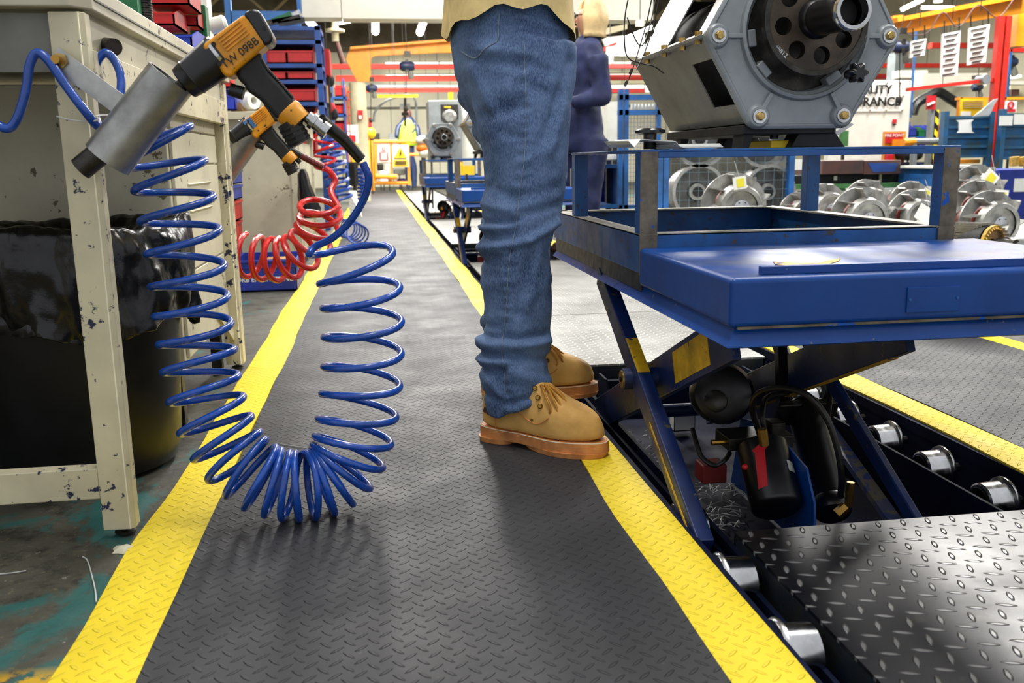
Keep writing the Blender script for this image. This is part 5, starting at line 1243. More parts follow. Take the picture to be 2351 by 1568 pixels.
# red rails on the far side
for k, (y0, y1, x0) in enumerate(((146, 156, 762), (171, 183, 770), (203, 211, 830))):
    solo('crane_rail', 'rail_red', x0, y0, [2300, 2350, 1062][k], y1, 17+k*.5, .12, ['uppermost', 'middle', 'lowest'][k]+' long red rail crossing the far hall behind the jib crane', 'rail')
solo('crane_rail', 'rail_red', 1390, 203, 1480, 213, 12, .1, 'short red rail between the navy overalls and the alternator', 'rail')
solo('pipe_run', 'pipe_grey', 838, 194, 1400, 200, 20, .08, 'thin blue-grey pipe just above the lowest red rail', 'pipe')
# jib crane
J = th_('jib_crane', 'orange jib crane on a cream column beyond the aisle', 'crane', 820, 400, 15)
def poly(pts, Y, d, name, m, par, bevel=0): return MB().prism([gy(a, b_, Y) for a, b_ in pts], (0, d, 0)).build(name, m, par, bevel=bevel)
poly([(804, 110), (1080, 88), (1080, 120), (1000, 121), (862, 128), (852, 132), (851, 187), (820, 187), (794, 136)], 15, .10, 'jib_arm', 'crane_orange', J)
poly([(804, 107), (1080, 85), (1080, 91), (804, 113)], 14.9, .3, 'top_flange', 'crane_orange', J)
MB().cyl(at(820, 190, 15)*1+V(0, .05, 0), V(at(820, 190, 15).x, 15.05, 0), .13, n=20).build('column', 'column_cream', J)
MB().cyl(at(805, 200, 15.4), at(800, 410, 15.4), .10).build('rear_pipe', 'column_cream', J)
def hoist(x, y, Y, s, label):
    t = th_('chain_hoist', label, 'hoist', x, y, Y); k = Y/2100*s
    MB().box(at(x, y-28*s, Y)-V(6*k, .04, 5*k), at(x, y-28*s, Y)+V(8*k, .06, 6*k)).build('trolley', 'steel_dark', t)
    MB().lathe([(0, 7*k), (.2, 11*k), (.8, 11*k), (1, 7*k)], at(x, y, Y)-V(16*k, 0, 0), at(x, y, Y)+V(17*k, 0, 0), 16).build('motor_body', 'hoist_navy', t)
    MB().box(at(x, y, Y)-V(4*k, .05, 12*k), at(x, y, Y)+V(4*k, .06, 14*k)).build('gear_case', 'steel_dark', t)
    MB().lathe([(0, 5*k), (.7, 8*k), (1, 6*k)], at(x+8*s, y+10*s, Y), at(x+10*s, y+30*s, Y), 12).build('chain_bag', 'bench_grey', t)
    MB().cyl(at(x-2*s, y+10, Y), at(x-2*s, y+95*s, Y), 1.1*k, n=6).build('chain', 'steel_dark', t); MB().ball(at(x-2*s, y+98*s, Y), 5*k, 6, (1, .6, 1.6)).build('hook', 'steel_dark', t)
    return t
hoist(934, 152, 14.9, 1, 'navy chain hoist hanging under the orange jib beam'); hoist(853, 203, 14.2, .75, 'smaller navy chain hoist beside the cream crane column'); hoist(2068, 108, 8, 1.25, 'dark chain hoist hanging at the end of the right-hand orange beam')
hl_ = th_('looped_cable',  'long grey cable looping down in front of the far wall', 'cable', 930, 220, 14.6); MB().tube(catmull(pp([(858, 280, 14.6), (862, 255, 14.6), (885, 233, 14.6), (915, 222, 14.6), (940, 219, 14.6), (953, 228, 14.6), (956, 260, 14.6), (955, 290, 14.6), (946, 306, 14.6)]), 6), .018, 6).build('cable', 'pipe_grey', hl_)
solo('boom_arm', 'sign_yellow', 858, 217, 960, 224, 14.4, .05, 'thin yellow boom below the smaller chain hoist', 'boom')
t = th_('far_pendant', 'grey pendant control hanging near the far wall', 'pendant', 930, 270, 16); MB().cyl(at(930, 225, 16), at(930, 290, 16), .02, n=6).build('cable', 'steel_dark', t); rect(918, 238, 942, 250, 16, .06).build('cross_head', 'casting_grey', t); rect(922, 258, 938, 265, 16, .1).build('clamp', 'void_black', t)
# high-visibility worker far off
fp = thing('person', 'distant person in a bright yellow vest behind the orange gate', 'person', (at(936, 300, 20).x, 20, 0)); fx = at(936, 300, 20).x
skinned('body', 'hoist_navy', [(fx, 20, .9), (fx, 20, 1.25), (fx+.01, 20, 1.45), (fx+.01, 20, 1.58), (fx-.02, 20, .45), (fx-.03, 20, .04), (fx+.1, 20, .45), (fx+.1, 20, .04), (fx-.2, 19.9, 1.35), (fx-.25, 19.8, 1.1), (fx+.2, 19.9, 1.35), (fx+.22, 19.8, 1.1)], [(0, 1), (1, 2), (2, 3), (0, 4), (4, 5), (0, 6), (6, 7), (2, 8), (8, 9), (2, 10), (10, 11)], [.14, .14, .08, .1, .08, .05, .08, .05, .06, .045, .06, .045], fp, 1)
MB().ball((fx+.0, 19.98, 1.60), .11, 8, (.85, .95, 1.15)).build('hair', 'box_brown', fp, ang=180)
MB().loft([[V(fx+r_*cos(a), 20+.16*sin(a), z) for a in [2*pi*j/16 for j in range(16)]] for z, r_ in ((.95, .20), (1.1, .22), (1.35, .22), (1.48, .10))]).build('vest', 'hivis', fp, ang=180)
# orange gate with signs
G = th_('barrier_gate', 'orange tubular gate closing the far end of the aisle', 'gate', 850, 437, 19); G.location.z = 0; WM[G.name] = Matrix.Translation(G.location)
def rail(x0, y0, x1, y1, Y, w, name, par=G, m='crane_orange'): return MB().cyl(at(x0, y0, Y), at(x1, y1, Y), w, n=10).build(name, m, par)
rect(848, 322, 858, 438, 19, .10).build('post', 'crane_orange', G); rect(935, 322, 941, 425, 19, .06).build('post', 'crane_orange', G); rail(1060, 325, 1060, 425, 19, .03, 'post')
for y in (325, 420): rail(858, y, 938, y, 19.03, .035, 'rail')
rail(862, 405, 912, 406, 18.98, .05, 'rail'); rail(800, 318, 850, 318, 19.03, .03, 'rail'); rail(938, 325, 1060, 326, 19.03, .03, 'rail'); rail(938, 355, 985, 355, 19.03, .03, 'rail'); rail(862, 330, 862, 420, 19.03, .025, 'stile')
rail(898, 328, 898, 420, 19.05, .02, 'stile')
s_ = th_('notice_board', 'small red and white notice on the orange gate', 'sign', 881, 352, 18.95); rect(868, 333, 895, 372, 18.95, .02).build('board', 'paper', s_); rect(871, 349, 892, 368, 18.93, .02).build('red_panel', 'sign_red', s_); MB().ring(at(881, 341, 18.93), (0, 1, 0), .03, .045, .02, 20).build('symbol', 'sign_red', s_)
for k in range(5): rect(874, 351.5+k*3.2, 889, 352.7+k*3.2, 18.91, .02).build('text_line', 'paper', s_)
s_ = th_('warning_sign', 'yellow electrical danger triangle sign on the orange gate', 'sign', 919, 358, 18.95); rect(901, 333, 938, 384, 18.95, .02).build('board', 'paper', s_)
poly([(919, 337), (935, 364), (903, 364)], 18.93, .02, 'triangle_border', 'void_black', s_); poly([(919, 340), (932.5, 362.5), (905.5, 362.5)], 18.91, .02, 'triangle', 'sign_yellow', s_)
poly([(920, 345), (916, 353), (919, 353), (917, 360), (923, 351), (920, 351), (922, 345)], 18.89, .02, 'lightning_bolt', 'void_black', s_)
rect(903, 367, 937, 382, 18.93, .02).build('yellow_panel', 'sign_yellow', s_)
for k in range(2): rect(907, 370+k*5, 933, 372.5+k*5, 18.91, .02).build('text_line', 'void_black', s_)
for k, (x, y, w_, h_, Y, m, lb) in enumerate(((827, 264, 6, 11, 14.86, 'sign_red', 'small red fire sign below the cream crane column'), (809, 308, 13, 21, 13.6, 'paper', 'white and red notice left of the orange gate'))):
    s_ = th_('notice_board', lb, 'sign', x, y, Y); rect(x-w_, y-h_, x+w_, y+h_, Y, .02).build('board', m, s_); rect(x-w_*.6, y+h_*.1, x+w_*.6, y+h_*.85, Y-.02, .02).build('panel', 'paper' if m == 'sign_red' else 'sign_red', s_)
solo('warning_sign', 'sign_yellow', 807, 328, 820, 372, 12.8, .03, 'narrow yellow warning board left of the orange gate post', 'sign')
t = th_('beacon', 'yellow round valve on a pipe left of the orange gate', 'valve', 850, 305, 18.5); MB().ball(at(850, 306, 18.5), .11, 8).build('valve_body', 'sign_yellow', t); MB().cyl(at(850, 298, 18.5), at(850, 270, 18.5), .03).build('stem', 'rail_red', t)
solo('switch_box', 'steel_dark', 838, 306, 872, 322, 20.5, .2, 'dark control box behind the orange gate', 'box')
solo('machine_bed', 'casting_grey', 893, 306, 975, 324, 21, .4, 'grey machine bed behind the orange gate, near the yellow vest', 'machine')
for k, (x0, y0, x1, y1, m) in enumerate(((872, 392, 890, 418, 'board_white'), (884, 376, 902, 402, 'column_cream'), (905, 388, 930, 402, 'bench_grey'), (940, 385, 952, 415, 'crane_orange'), (912, 410, 932, 420, 'crate_blue'), (866, 375, 880, 392, 'steel_dark'))): solo('stored_part', m, x0, y0, x1, y1, 20.2+.15*k, .3, ['white', 'cream', 'grey', 'orange', 'blue', 'dark'][k]+' part stored low behind the orange gate', 'part', .03)
for k, (x, y, m) in enumerate(((968, 322, 'board_white'), (970, 340, 'orange_plastic'), (975, 352, 'board_white'), (990, 350, 'sign_yellow'))): tag(MB().ball(at(x, y, 12.5), .085, 8, (1, 1, .75)).build('bagged_part', m, ang=180), ['white wrapped bundle topmost', 'orange-striped bundle', 'white bundle below the orange one', 'yellow bundle'][k]+' left of the third lift machine', 'bundle')
# generator on the third lift: grey box with alternator in front
a3 = place(copy_tree(alt), (.755, 10.7, .672), label='grey alternator on the third lift in front of the tall grey cabinet'); a3['group'] = 'alternators on the lift line'
gcx = .60; gz_ = .665
cbn = thing('control_cabinet', 'tall light-grey cabinet with a dark window behind the third lift alternator', 'cabinet', (gcx, 11.3, 0))
rect(985, 230, 1060, 372, 11.45, .5).build('body', 'casting_grey', cbn, bevel=.01); rect(1012, 240, 1052, 273, 11.43, .02).build('window', 'steel_dark', cbn); rect(1060, 232, 1095, 372, 11.6, .5).build('side_body', 'board_white', cbn)
rect(1020, 244, 1035, 248, 11.41, .02).build('label', 'sign_yellow', cbn); MB().lathe([(0, .09), (1, .06)], at(1032, 268, 11.42), at(1032, 268, 11.35), 20).build('vent', 'cast_aluminium', cbn); rect(1030, 212, 1040, 232, 11.6, .08).build('lifting_eye', 'sign_yellow', cbn)
# yellow/white triangle board under the second stand, mesh cage
solo('barrier_board', 'sign_yellow', 1052, 380, 1090, 402, 9.0, .02, 'yellow and white board seen through the second stand', 'board'); 
# ------------------------------------------------------------------ behind the woman: cages and cabinets
C1 = th_('mesh_cage', 'sky-blue mesh cage frame right of the navy overalls', 'cage', 1470, 400, 6.6)
for x in (1421, 1434, 1508): rect(x, 205, x+9, 480, 6.6, .05).build('post', 'mesh_blue', C1)
for y in (217, 252, 470): rect(1421, y, 1520, y+12, 6.6, .05).build('rail', 'mesh_blue', C1)
b = MB()
for k in range(10): rect(1440+k*7.5, 262, 1440.6+k*7.5, 470, 6.62, .002, b)
for k in range(22): rect(1434, 262+k*9.5, 1510, 262.6+k*9.5, 6.62, .002, b)
b.build('wire_mesh', 'mesh_blue', C1)
b = MB()
for k in range(8): rect(1452+k*8, 238, 1457+k*8, 250, 6.7, .05, b)
b.build('teeth', 'board_white', C1)
solo('locker', 'board_white', 1394, 233, 1421, 334, 7.0, .4, 'pale grey locker between the navy overalls and the sky-blue cage', 'locker')
t = th_('cabinet', 'blue open cabinet behind the near stand, right of the navy overalls', 'cabinet', 1400, 430, 6.8)
for q in ((1366, 378, 1372, 478), (1418, 378, 1424, 478), (1366, 378, 1424, 386), (1366, 470, 1424, 478)): rect(*q, 6.8, .5).build('panel', 'mesh_blue', t)
rect(1372, 386, 1418, 470, 7.25, .03).build('back_panel', 'crate_blue', t)
solo('tray', 'board_white', 1376, 354, 1416, 368, 6.7, .3, 'pale tray of parts on top of the blue open cabinet', 'tray', .01)
C2 = th_('mesh_cage', 'blue mesh cage holding round castings behind the near stand', 'cage', 1680, 420, 5.2)
for x in (1500, 1524, 1812): rect(x, 338, x+(22 if x < 1510 else 12), 500, 5.2, .05).build('post', 'mesh_blue', C2)
rect(1500, 338, 1824, 345, 5.2, .05).build('rail', 'mesh_blue', C2)
b = MB()
for k in range(13): rect(1540+k*21.5, 345, 1540.5+k*21.5, 500, 5.22, .002, b)
for k in range(7): rect(1536, 352+k*21, 1812, 352.5+k*21, 5.22, .002, b)
b.build('wire_mesh', 'grid_wire', C2)
for k, (x, y) in enumerate(((1595, 440), (1755, 440), (1600, 320), (1745, 322))):
    c = at(x, y, 5.35); t = thing('end_bell', ['round casting with dark bore, left in the blue mesh cage', 'round casting right in the blue mesh cage', 'upper left round casting in the blue mesh cage', 'upper right round casting in the blue mesh cage'][k], 'casting', tuple(c), 0, 'round castings in the mesh cage')
    MB().lathe([(0, .14), (.8, .165), (1, .165), (1, .146), (.5, .125), (.4, .07), (.5, .052), (.85, .05), (.85, .030), (.3, .028)], c+V(0, .12, 0), c-V(0, .08, 0), 40).build('bowl', 'cast_aluminium', t)
    MB().cyl(c+V(0, .01, 0), c-V(0, .0695, 0), .03).build('bore', 'void_black', t); MB().ring(c-V(0, .0, 0), (0, 1, 0), .056, .136, .05, 40).build('bowl_interior', 'bowl_dark', t)
solo('casting_stack', 'bench_grey', 1532, 350, 1815, 500, 5.62, .2, 'grey stacked castings filling the back of the blue mesh cage', 'castings')
# ------------------------------------------------------------------ rotors with fans lying on a low table
RT = th_('rotor_table', 'low white-topped table carrying the rotors behind the near lift', 'table', 2100, 520, 4.2)
MB().box((1.46, 3.72, .165), (4.3, 5.15, .19)).build('table_top', 'board_white', RT)
for x in (1.5, 4.2):
    for y in (3.8, 5.0): MB().box((x, y, 0), (x+.05, y+.05, .165)).build('leg', 'frame_edge', RT)
def rotor(x, y, Y, rad, label, rot=0., tagc=None, body=True, group='rotors with cast fans'):
    """fan wheel facing the camera, blades behind a rim, rotor body and shaft behind it"""
    rad *= 1.18 if rad < .148 else 1.06; c = at(x, y, Y); t = thing('rotor', label, 'rotor', tuple(c), 0, group); k = rad
    b = MB(); b.lathe([(0, k*.50), (0, k*.62), (.25, k*.66), (1, k*.70), (1, k*.16), (.55, k*.14), (.35, k*.5)], c-V(0, .028, 0), c+V(0, .012, 0), 40, caps=False); b.build('fan_disc', 'cast_aluminium', t)
    b = MB(); b.ring(c+V(0, .07, 0), (0, 1, 0), k*.62, k, .010, 40); b.build('rear_ring', 'cast_aluminium', t)
    for j in range(9):
        a = rot+2*pi*j/9; v = V(cos(a), 0, sin(a)); w = V(-sin(a), 0, cos(a)); v2 = (v+w*.5).normalized()
        MB().obox(c+v*k*.78+V(0, .03, 0), v2*k*.42, V(0, .08, 0), v2.cross(V(0, 1, 0))*.006).build('blade', 'cast_aluminium', t)
    MB().lathe([(0, k*.10), (.2, k*.24), (1, k*.26)], c-V(0, .04, 0), c-V(0, .0, 0), 24).build('hub', 'steel_bright', t)
    for j in range(6): a = 2*pi*j/6; MB().cyl(c+V(cos(a)*k*.18, -.036, sin(a)*k*.18), c+V(cos(a)*k*.18, -.028, sin(a)*k*.18), k*.025, n=8).build('bolt', 'void_black', t)
    if body:
        MB().lathe([(0, k*.45), (.05, k*.5), (.95, k*.5), (1, k*.4)], c+V(0, .08, 0), c+V(.0, .22, 0), 24).build('core', 'copper_red', t); MB().cyl(c+V(0, .22, 0), c+V(0, .27, 0), k*.15).build('shaft', 'steel_bright', t)
    if tagc:
        q = c+V(k*tagc[0], -.045, k*tagc[1]); a = tagc[2]; ux, uz = V(cos(a), 0, sin(a)), V(-sin(a), 0, cos(a)); s_ = tagc[3]
        p = MB().obox(q, ux*s_, V(0, .002, 0), uz*s_*.9).build('paper_tag', 'paper', t, label='white paper tag'); 
        if tagc[4]: MB().obox(q-V(0, .0025, 0)+ux*s_*.05, ux*s_*.55, V(0, .001, 0), uz*s_*.6).build('yellow_label', 'label_yellow', p)
        MB().cyl(q+uz*s_*.45, q+uz*s_*.45+V(-.02, .01, s_*1.1), .0016, n=5).build('tie', 'tie_grey', t)
    return t
rotor(1697, 478, 4.0, .150, 'large cast fan with a white and yellow tag, seen through the near stand', .3, (-.12, .72, .15, .062, True))
for k, q in enumerate(((1905, 480, 4.7, .115, None, 'fan rotor just right of the far blue post of the stand'), (2000, 470, 4.9, .12, None, 'fan rotor at the back between the two right stand posts'), (1990, 505, 4.2, .135, None, 'fan rotor at the front between the two right stand posts'),
    (2105, 470, 4.8, .11, (.2, .5, -.5, .05, True), 'fan rotor with a small yellow tag, back row by the right stand post'), (2110, 500, 4.2, .115, (.0, .15, -.5, .085, False), 'fan rotor with a plain white tag, front row by the right stand post'),
    (2255, 447, 4.7, .14, (.05, .55, -.7, .085, True), 'fan rotor with yellow tag, topmost right of the stand'), (2262, 488, 4.35, .14, (.3, .5, -.1, .075, True), 'fan rotor with yellow tag, middle right of the stand'), (2290, 515, 4.05, .135, None, 'fan rotor lowest right of the stand, above the yellow winding'),
    (1845, 490, 4.9, .10, None, 'small fan rotor left of the far blue stand post'))):
    x, y, Y, r_, tg, lb = q; rotor(x, y, Y, r_, lb, k*.5, tg)
# wound stator and its shaft
c = at(2252, 562, 3.1); t = thing('wound_rotor', 'wound rotor with yellow windings lying beyond the platform corner', 'rotor', tuple(c))
b = MB(); N = 36
for j in range(N):
    a = 2*pi*j/N; v = V(cos(a)*.93, cos(a)*-.36, sin(a)).normalized(); 
    b.bar(c+v*.078+V(.010, -.03, 0), c+v*.078+V(-.055, .06, 0), .009, .008)
b.build('slots', 'steel_bright', t)
ax = V(.40, -.92, 0).normalized()
MB().lathe([(0, .05), (0, .072), (1, .072), (1, .05)], c+ax*.03, c-ax*.07, 32).build('core', 'void_black', t)
MB().ring(c+ax*.045, ax, .058, .074, .012, 32).build('end_winding', 'winding_yellow', t); MB().ring(c+ax*.038, ax, .025, .06, .006, 32).build('end_plate', 'cardboard', t)
b = MB()
for j in range(30): a = 2*pi*j/30; u = ax.orthogonal().normalized(); w = ax.cross(u); p = c+ax*.05+(u*cos(a)+w*sin(a))*.066; b.tube([p, p+ax*.008+u*.006, p+w*.01], .003, 5)
b.build('lashing', 'winding_yellow', t)
MB().lathe([(0, .02), (.3, .02), (.3, .028), (1, .028)], c+ax*.03, c+ax*.13, 20).build('hub', 'steel_dark', t)
MB().cyl(c+ax*.10+V(.0, 0, 0), c+ax*.06+V(.30, .02, .0), .032, n=28).build('shaft_sleeve', 'cast_aluminium', t)
solo('support_block', 'box_brown', 2200, 590, 2351, 640, 3.12, .3, 'brown timber block under the wound rotor', 'block')
# ------------------------------------------------------------------ right-hand stores
qb = th_('partition_board', 'white quality assurance partition board behind the alternator', 'board', 2012, 280, 9.0)
rect(1900, 184, 2086, 520, 9.0, .08).build('board', 'board_white', qb, bevel=.02); rect(1905, 188, 2076, 256, 8.985, .014).build('sign_plate', 'paper', qb)
text('QUALITY', .118, at(2048, 206, 8.97), RX, UP, 'void_black', qb, align='RIGHT', sx=1.04, bold=.03); text('ASSURANCE', .122, at(2068, 234, 8.97), RX, UP, 'void_black', qb, align='RIGHT', sx=1.04, bold=.03)
for x, y in ((2068, 189), (2037, 189), (2074, 219), (2072, 251), (2035, 251), (1998, 251)): MB().cyl(at(x, y+2, 8.98), at(x, y+2, 8.96), .008, n=6).build('screw', 'brass', qb)
rect(2050, 274, 2059, 283, 8.98, .01).build('red_mark', 'sign_red', qb); rect(2051, 284, 2058, 287, 8.98, .01).build('black_mark', 'void_black', qb)
fpn = th_('fire_point', 'orange and red fire point stand in front of the white board', 'sign', 2052, 330, 8.7)
rect(2030, 302, 2077, 400, 8.7, .05).build('backboard', 'crane_orange', fpn); rect(2034, 305, 2073, 328, 8.68, .02).build('header', 'sign_red', fpn); text('FIRE POINT', .040, at(2053.5, 311, 8.67), RX, UP, 'paper', fpn); rect(2049, 320, 2073, 345, 8.66, .03).build('call_box', 'crane_orange', fpn); rect(2034, 352, 2054, 395, 8.66, .1).build('extinguisher', 'sign_red', fpn, bevel=.02)
for k, (x0, x1, m, lb) in enumerate(((1888, 1983, 'box_brown', 'rusty brown steel box on the green-framed trolley'), (1984, 2068, 'box_brown', 'brown steel box with a blue worn patch on the green-framed trolley'))):
    t = th_('steel_box', lb, 'box', x0, 400, 6.4); rect(x0, 368, x1, 400, 6.4, .5).build('box_body', m, t, bevel=.004)
    if k: poly([(1993, 374), (2062, 374), (2055, 394), (2005, 396)], 6.395, .006, 'paint_patch', 'rack_blue', t)
solo('paper_pack', 'paper', 1822, 366, 1852, 390, 6.3, .1, 'white paper packet beside the far blue stand post', 'paper')
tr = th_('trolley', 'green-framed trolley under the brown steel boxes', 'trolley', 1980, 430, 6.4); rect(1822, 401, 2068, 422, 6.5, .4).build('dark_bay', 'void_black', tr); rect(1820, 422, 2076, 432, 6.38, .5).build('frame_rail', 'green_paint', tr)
for x in (1895, 1932, 2066): rect(x, 432, x+8, 520, 6.4, .05).build('leg', 'green_paint', tr)
rect(1830, 434, 2066, 520, 6.9, .02).build('back_sheet', 'board_white', tr); rect(1915, 404, 1922, 414, 6.48, .01).build('label', 'paper', tr); rect(2019, 400, 2024, 422, 6.48, .01).build('strip', 'column_cream', tr)
solo('green_frame', 'green_paint', 1930, 300, 1948, 336, 8.5, .04, 'green frame edge behind the folded papers', 'frame')
# blue bins jumble, guard rail, hazard post
rs = random.Random(11)
for k in range(8):
    r_, c_ = divmod(k, 4); x = 2086+c_*20+rs.random()*3; y = 286+r_*30+(4*(c_ % 2)); m = ('crate_blue', 'bin_green', 'bin_blue', 'mesh_blue', 'crate_blue', 'crate_blue', 'bin_blue', 'crate_blue')[k]
    bin_(x, y, x+18, y+26, 9.6, .3, m, ('leftmost', 'second', 'third', 'rightmost')[c_]+(' green' if k == 1 else ' blue')+' bin in the '+('upper', 'lower')[r_]+' row behind the striped post', group='bins behind the striped post')
hz = th_('hazard_post', 'yellow and black striped post on a grey pole beside the stillage', 'post', 2140, 320, 8.0); rect(2142, 252, 2152, 386, 8.0, .06).build('striped_face', 'hazard', hz); rect(2131, 250, 2141, 520, 8.0, .06).build('pole', 'casting_grey', hz); rect(2152, 285, 2156, 460, 8.02, .05).build('orange_edge', 'crane_orange', hz)
s_ = th_('kanban_sign', 'small red and white sign on top of the striped post', 'sign', 2138, 235, 7.98); rect(2129, 219, 2149, 251, 7.98, .02).build('board', 'sign_red', s_); poly([(2131, 239), (2147, 232), (2147, 236), (2131, 243)], 7.96, .02, 'white_arrow', 'paper', s_)
gr_ = th_('guard_rail', 'orange and grey guard rail behind the right stand post', 'guard rail', 2110, 325, 7.9)
for y in (325, 398): MB().cyl(at(2074, y+2, 7.9), at(2100, y, 7.9), .035, n=10).build('rail', 'crane_orange', gr_); MB().cyl(at(2100, y, 7.9), at(2160, y-1, 7.9), .03, n=10).build('rail', 'casting_grey', gr_)
MB().cyl(at(2098, 325, 7.9), V(at(2098, 420, 7.9).x, 7.9, 0), .03, n=10).build('post', 'casting_grey', gr_)
solo('pallet_stack', 'hoist_navy', 2076, 372, 2126, 470, 8.6, .4, 'dark navy pallet box behind the guard rail', 'box'); solo('tyre', 'void_black', 2080, 340, 2125, 368, 8.5, .3, 'black rolled sack behind the guard rail', 'sack', .05)
# stillages
def stillage(x0, y0, x1, y1, Y, dep, label):
    t = th_('stillage', label, 'stillage', x0, y1, Y)
    rect(x0, y0, x1, y1, Y+.02, .02).build('front_panel', 'stillage_blue', t); H = (y1-y0)/4
    for k in range(5): rect(x0, y0+k*H-2, x1, y0+k*H+4, Y, .03).build('panel_rib', 'stillage_blue', t)
    for x in (x0-3, x1-5): rect(x, y0-12, x+10, y1+40, Y-.01, .06).build('post', 'stillage_blue', t)
    A, B = gy(x0, y1, Y), gy(x1, y0, Y); k_ = (Y+dep)/Y; sk = lambda q, z: [(q, Y+.03, z), (q+.02, Y+.03, z), (q*k_+.02, Y+dep, z), (q*k_, Y+dep, z)]; MB().prism(sk(A.x, A.z), (0, 0, B.z-A.z)).build('side_panel', 'stillage_blue', t); MB().prism(sk(B.x-.02, A.z), (0, 0, B.z-A.z)).build('side_panel', 'stillage_blue', t); MB().box((A.x*k_, Y+dep, A.z), (B.x*k_, Y+dep+.02, B.z)).build('rear_panel', 'stillage_blue', t)
    return t
s1_ = stillage(2168, 268, 2275, 358, 7.0, .7, 'weathered blue stillage with a torn notice on its front'); s2_ = stillage(2300, 262, 2372, 362, 6.8, .7, 'brighter blue stillage at the right picture edge with two papers')
for p in (s1_,): poly([(2196, 276), (2236, 274), (2230, 281), (2232, 302), (2238, 305), (2198, 305), (2202, 300), (2202, 281)], 6.97, .01, 'notice', 'paper', p)
for q in ((2296, 266, 2325, 288), (2329, 262, 2360, 286)): rect(*q, 6.77, .01).build('paper', 'paper', s2_)
for k, (x0, y0, x1, y1, lb) in enumerate(((2150, 385, 2264, 520, 'light blue drawer chest below the weathered stillage'), (2290, 388, 2380, 520, 'deep blue cabinet at the right picture edge'))):
    t = th_('tool_chest', lb, 'cabinet', x0, y1, 6.0); rect(x0, y0, x1, y1, 6.0, .5).build('body', ('mesh_blue', 'crate_blue')[k], t, bevel=.01)
    if k: rect(2330, 410, 2370, 440, 5.99, .01).build('notice', 'paper', t)
    else:
        rect(2213, 390, 2247, 396, 5.96, .04).build('handle', 'board_white', t); rect(2150, 410, 2264, 412, 5.99, .01).build('drawer_gap', 'hoist_navy', t); rect(2150, 380, 2262, 386, 5.95, .5).build('top', 'board_white', t)
for k, (x, lb) in enumerate(((2321, 'left yellow pot under the bright blue stillage'), (2343, 'right yellow pot under the bright blue stillage'))): t = tag(MB().lathe([(0, .03), (.05, .034), (1, .034)], at(x+8, 381, 6.2), at(x+8, 360, 6.2), 16).build('pot', 'winding_yellow'), lb, 'pot', 'yellow pots')
solo('red_tray', 'crane_orange', 2206, 366, 2250, 375, 7.3, .4, 'orange tray under the weathered blue stillage', 'tray')
# orange fence frame with signs
of = th_('fence_frame', 'orange fence frame behind the stillages', 'fence', 2250, 228, 7.9)
rect(2200, 223, 2360, 229, 7.9, .05).build('rail', 'crane_orange', of); rect(2198, 223, 2204, 420, 7.9, .05).build('post', 'crane_orange', of); rect(2296, 223, 2303, 420, 7.9, .05).build('post', 'crane_orange', of)
s_ = th_('notice_board', 'yellow notice on the orange fence beside the curled white paper', 'sign', 2235, 245, 7.85); rect(2205, 226, 2266, 268, 7.85, .02).build('board', 'sign_yellow', s_); 
for k in range(4): rect(2212, 231+k*5, 2258, 232.3+k*5, 7.84, .008).build('text_line', 'truss_beige', s_)
rect(2207, 256, 2229, 267, 7.84, .01).build('white_label', 'paper', s_)
p_ = [gy(2233, 268, 6.95), gy(2254, 255, 6.93), gy(2270, 238, 6.95), gy(2282, 228, 7.0), gy(2292, 226, 7.02), gy(2283, 240, 7.0), gy(2276, 258, 6.98), gy(2270, 266, 6.98)]
tag(MB().prism(p_, (0, .004, 0)).build('paper_sheet', 'paper'), 'curled white paper sheet sticking up from the weathered stillage', 'paper')
s_ = th_('notice_board', 'white no-entry notice with a red foot on the orange fence', 'sign', 2318, 245, 7.85); rect(2307, 232, 2334, 258, 7.85, .02).build('board', 'paper', s_); rect(2309, 250, 2332, 257, 7.84, .01).build('red_panel', 'sign_red', s_); MB().ring(at(2321, 241, 7.84), (0, 1, 0), .02, .032, .01, 20).build('symbol', 'sign_red', s_)
# right-hand orange crane, red column, hanging signs
oc = th_('crane_beam', 'orange crane beam rising to the right above the hanging signs', 'crane', 2200, 40, 8.2)
poly([(2070, 47), (2365, -10), (2365, 26), (2075, 76)], 8.2, .12, 'beam_web', 'crane_orange', oc); poly([(2060, 40), (2365, -18), (2365, -8), (2062, 50)], 8.1, .30, 'top_flange', 'crane_orange', oc); rect(2336, 0, 2365, 106, 8.4, .3).build('hanger_leg', 'crane_orange', oc)
poly([(2050, 36), (2076, 34), (2074, 50), (2050, 52)], 8.3, .2, 'end_stop', 'crane_orange', oc)
MB().tube(catmull(pp([(2092, 48, 8.0), (2080, 76, 8.0), (2128, 76, 8.0), (2164, 28, 8.0), (2200, 62, 8.0), (2245, 12, 8.0), (2290, 40, 8.0), (2330, -5, 8.0)]), 5), .006, 5).build('festoon_cable', 'box_brown', oc)
rc = th_('column', 'tall red steel column at the right', 'column', 2275, 200, 7.6); rect(2278, 36, 2290, 520, 7.6, .06).build('flange', 'rail_red', rc); rect(2294, 36, 2306, 520, 7.6, .06).build('flange', 'rail_red', rc); rect(2290, 36, 2295, 520, 7.62, .05).build('web', 'steel_dark', rc)
gc = th_('column', 'grey-cream roof column behind the dark chain hoist', 'column', 2060, 180, 12); rect(2048, 120, 2070, 400, 12, .2).build('shaft', 'pipe_grey', gc)
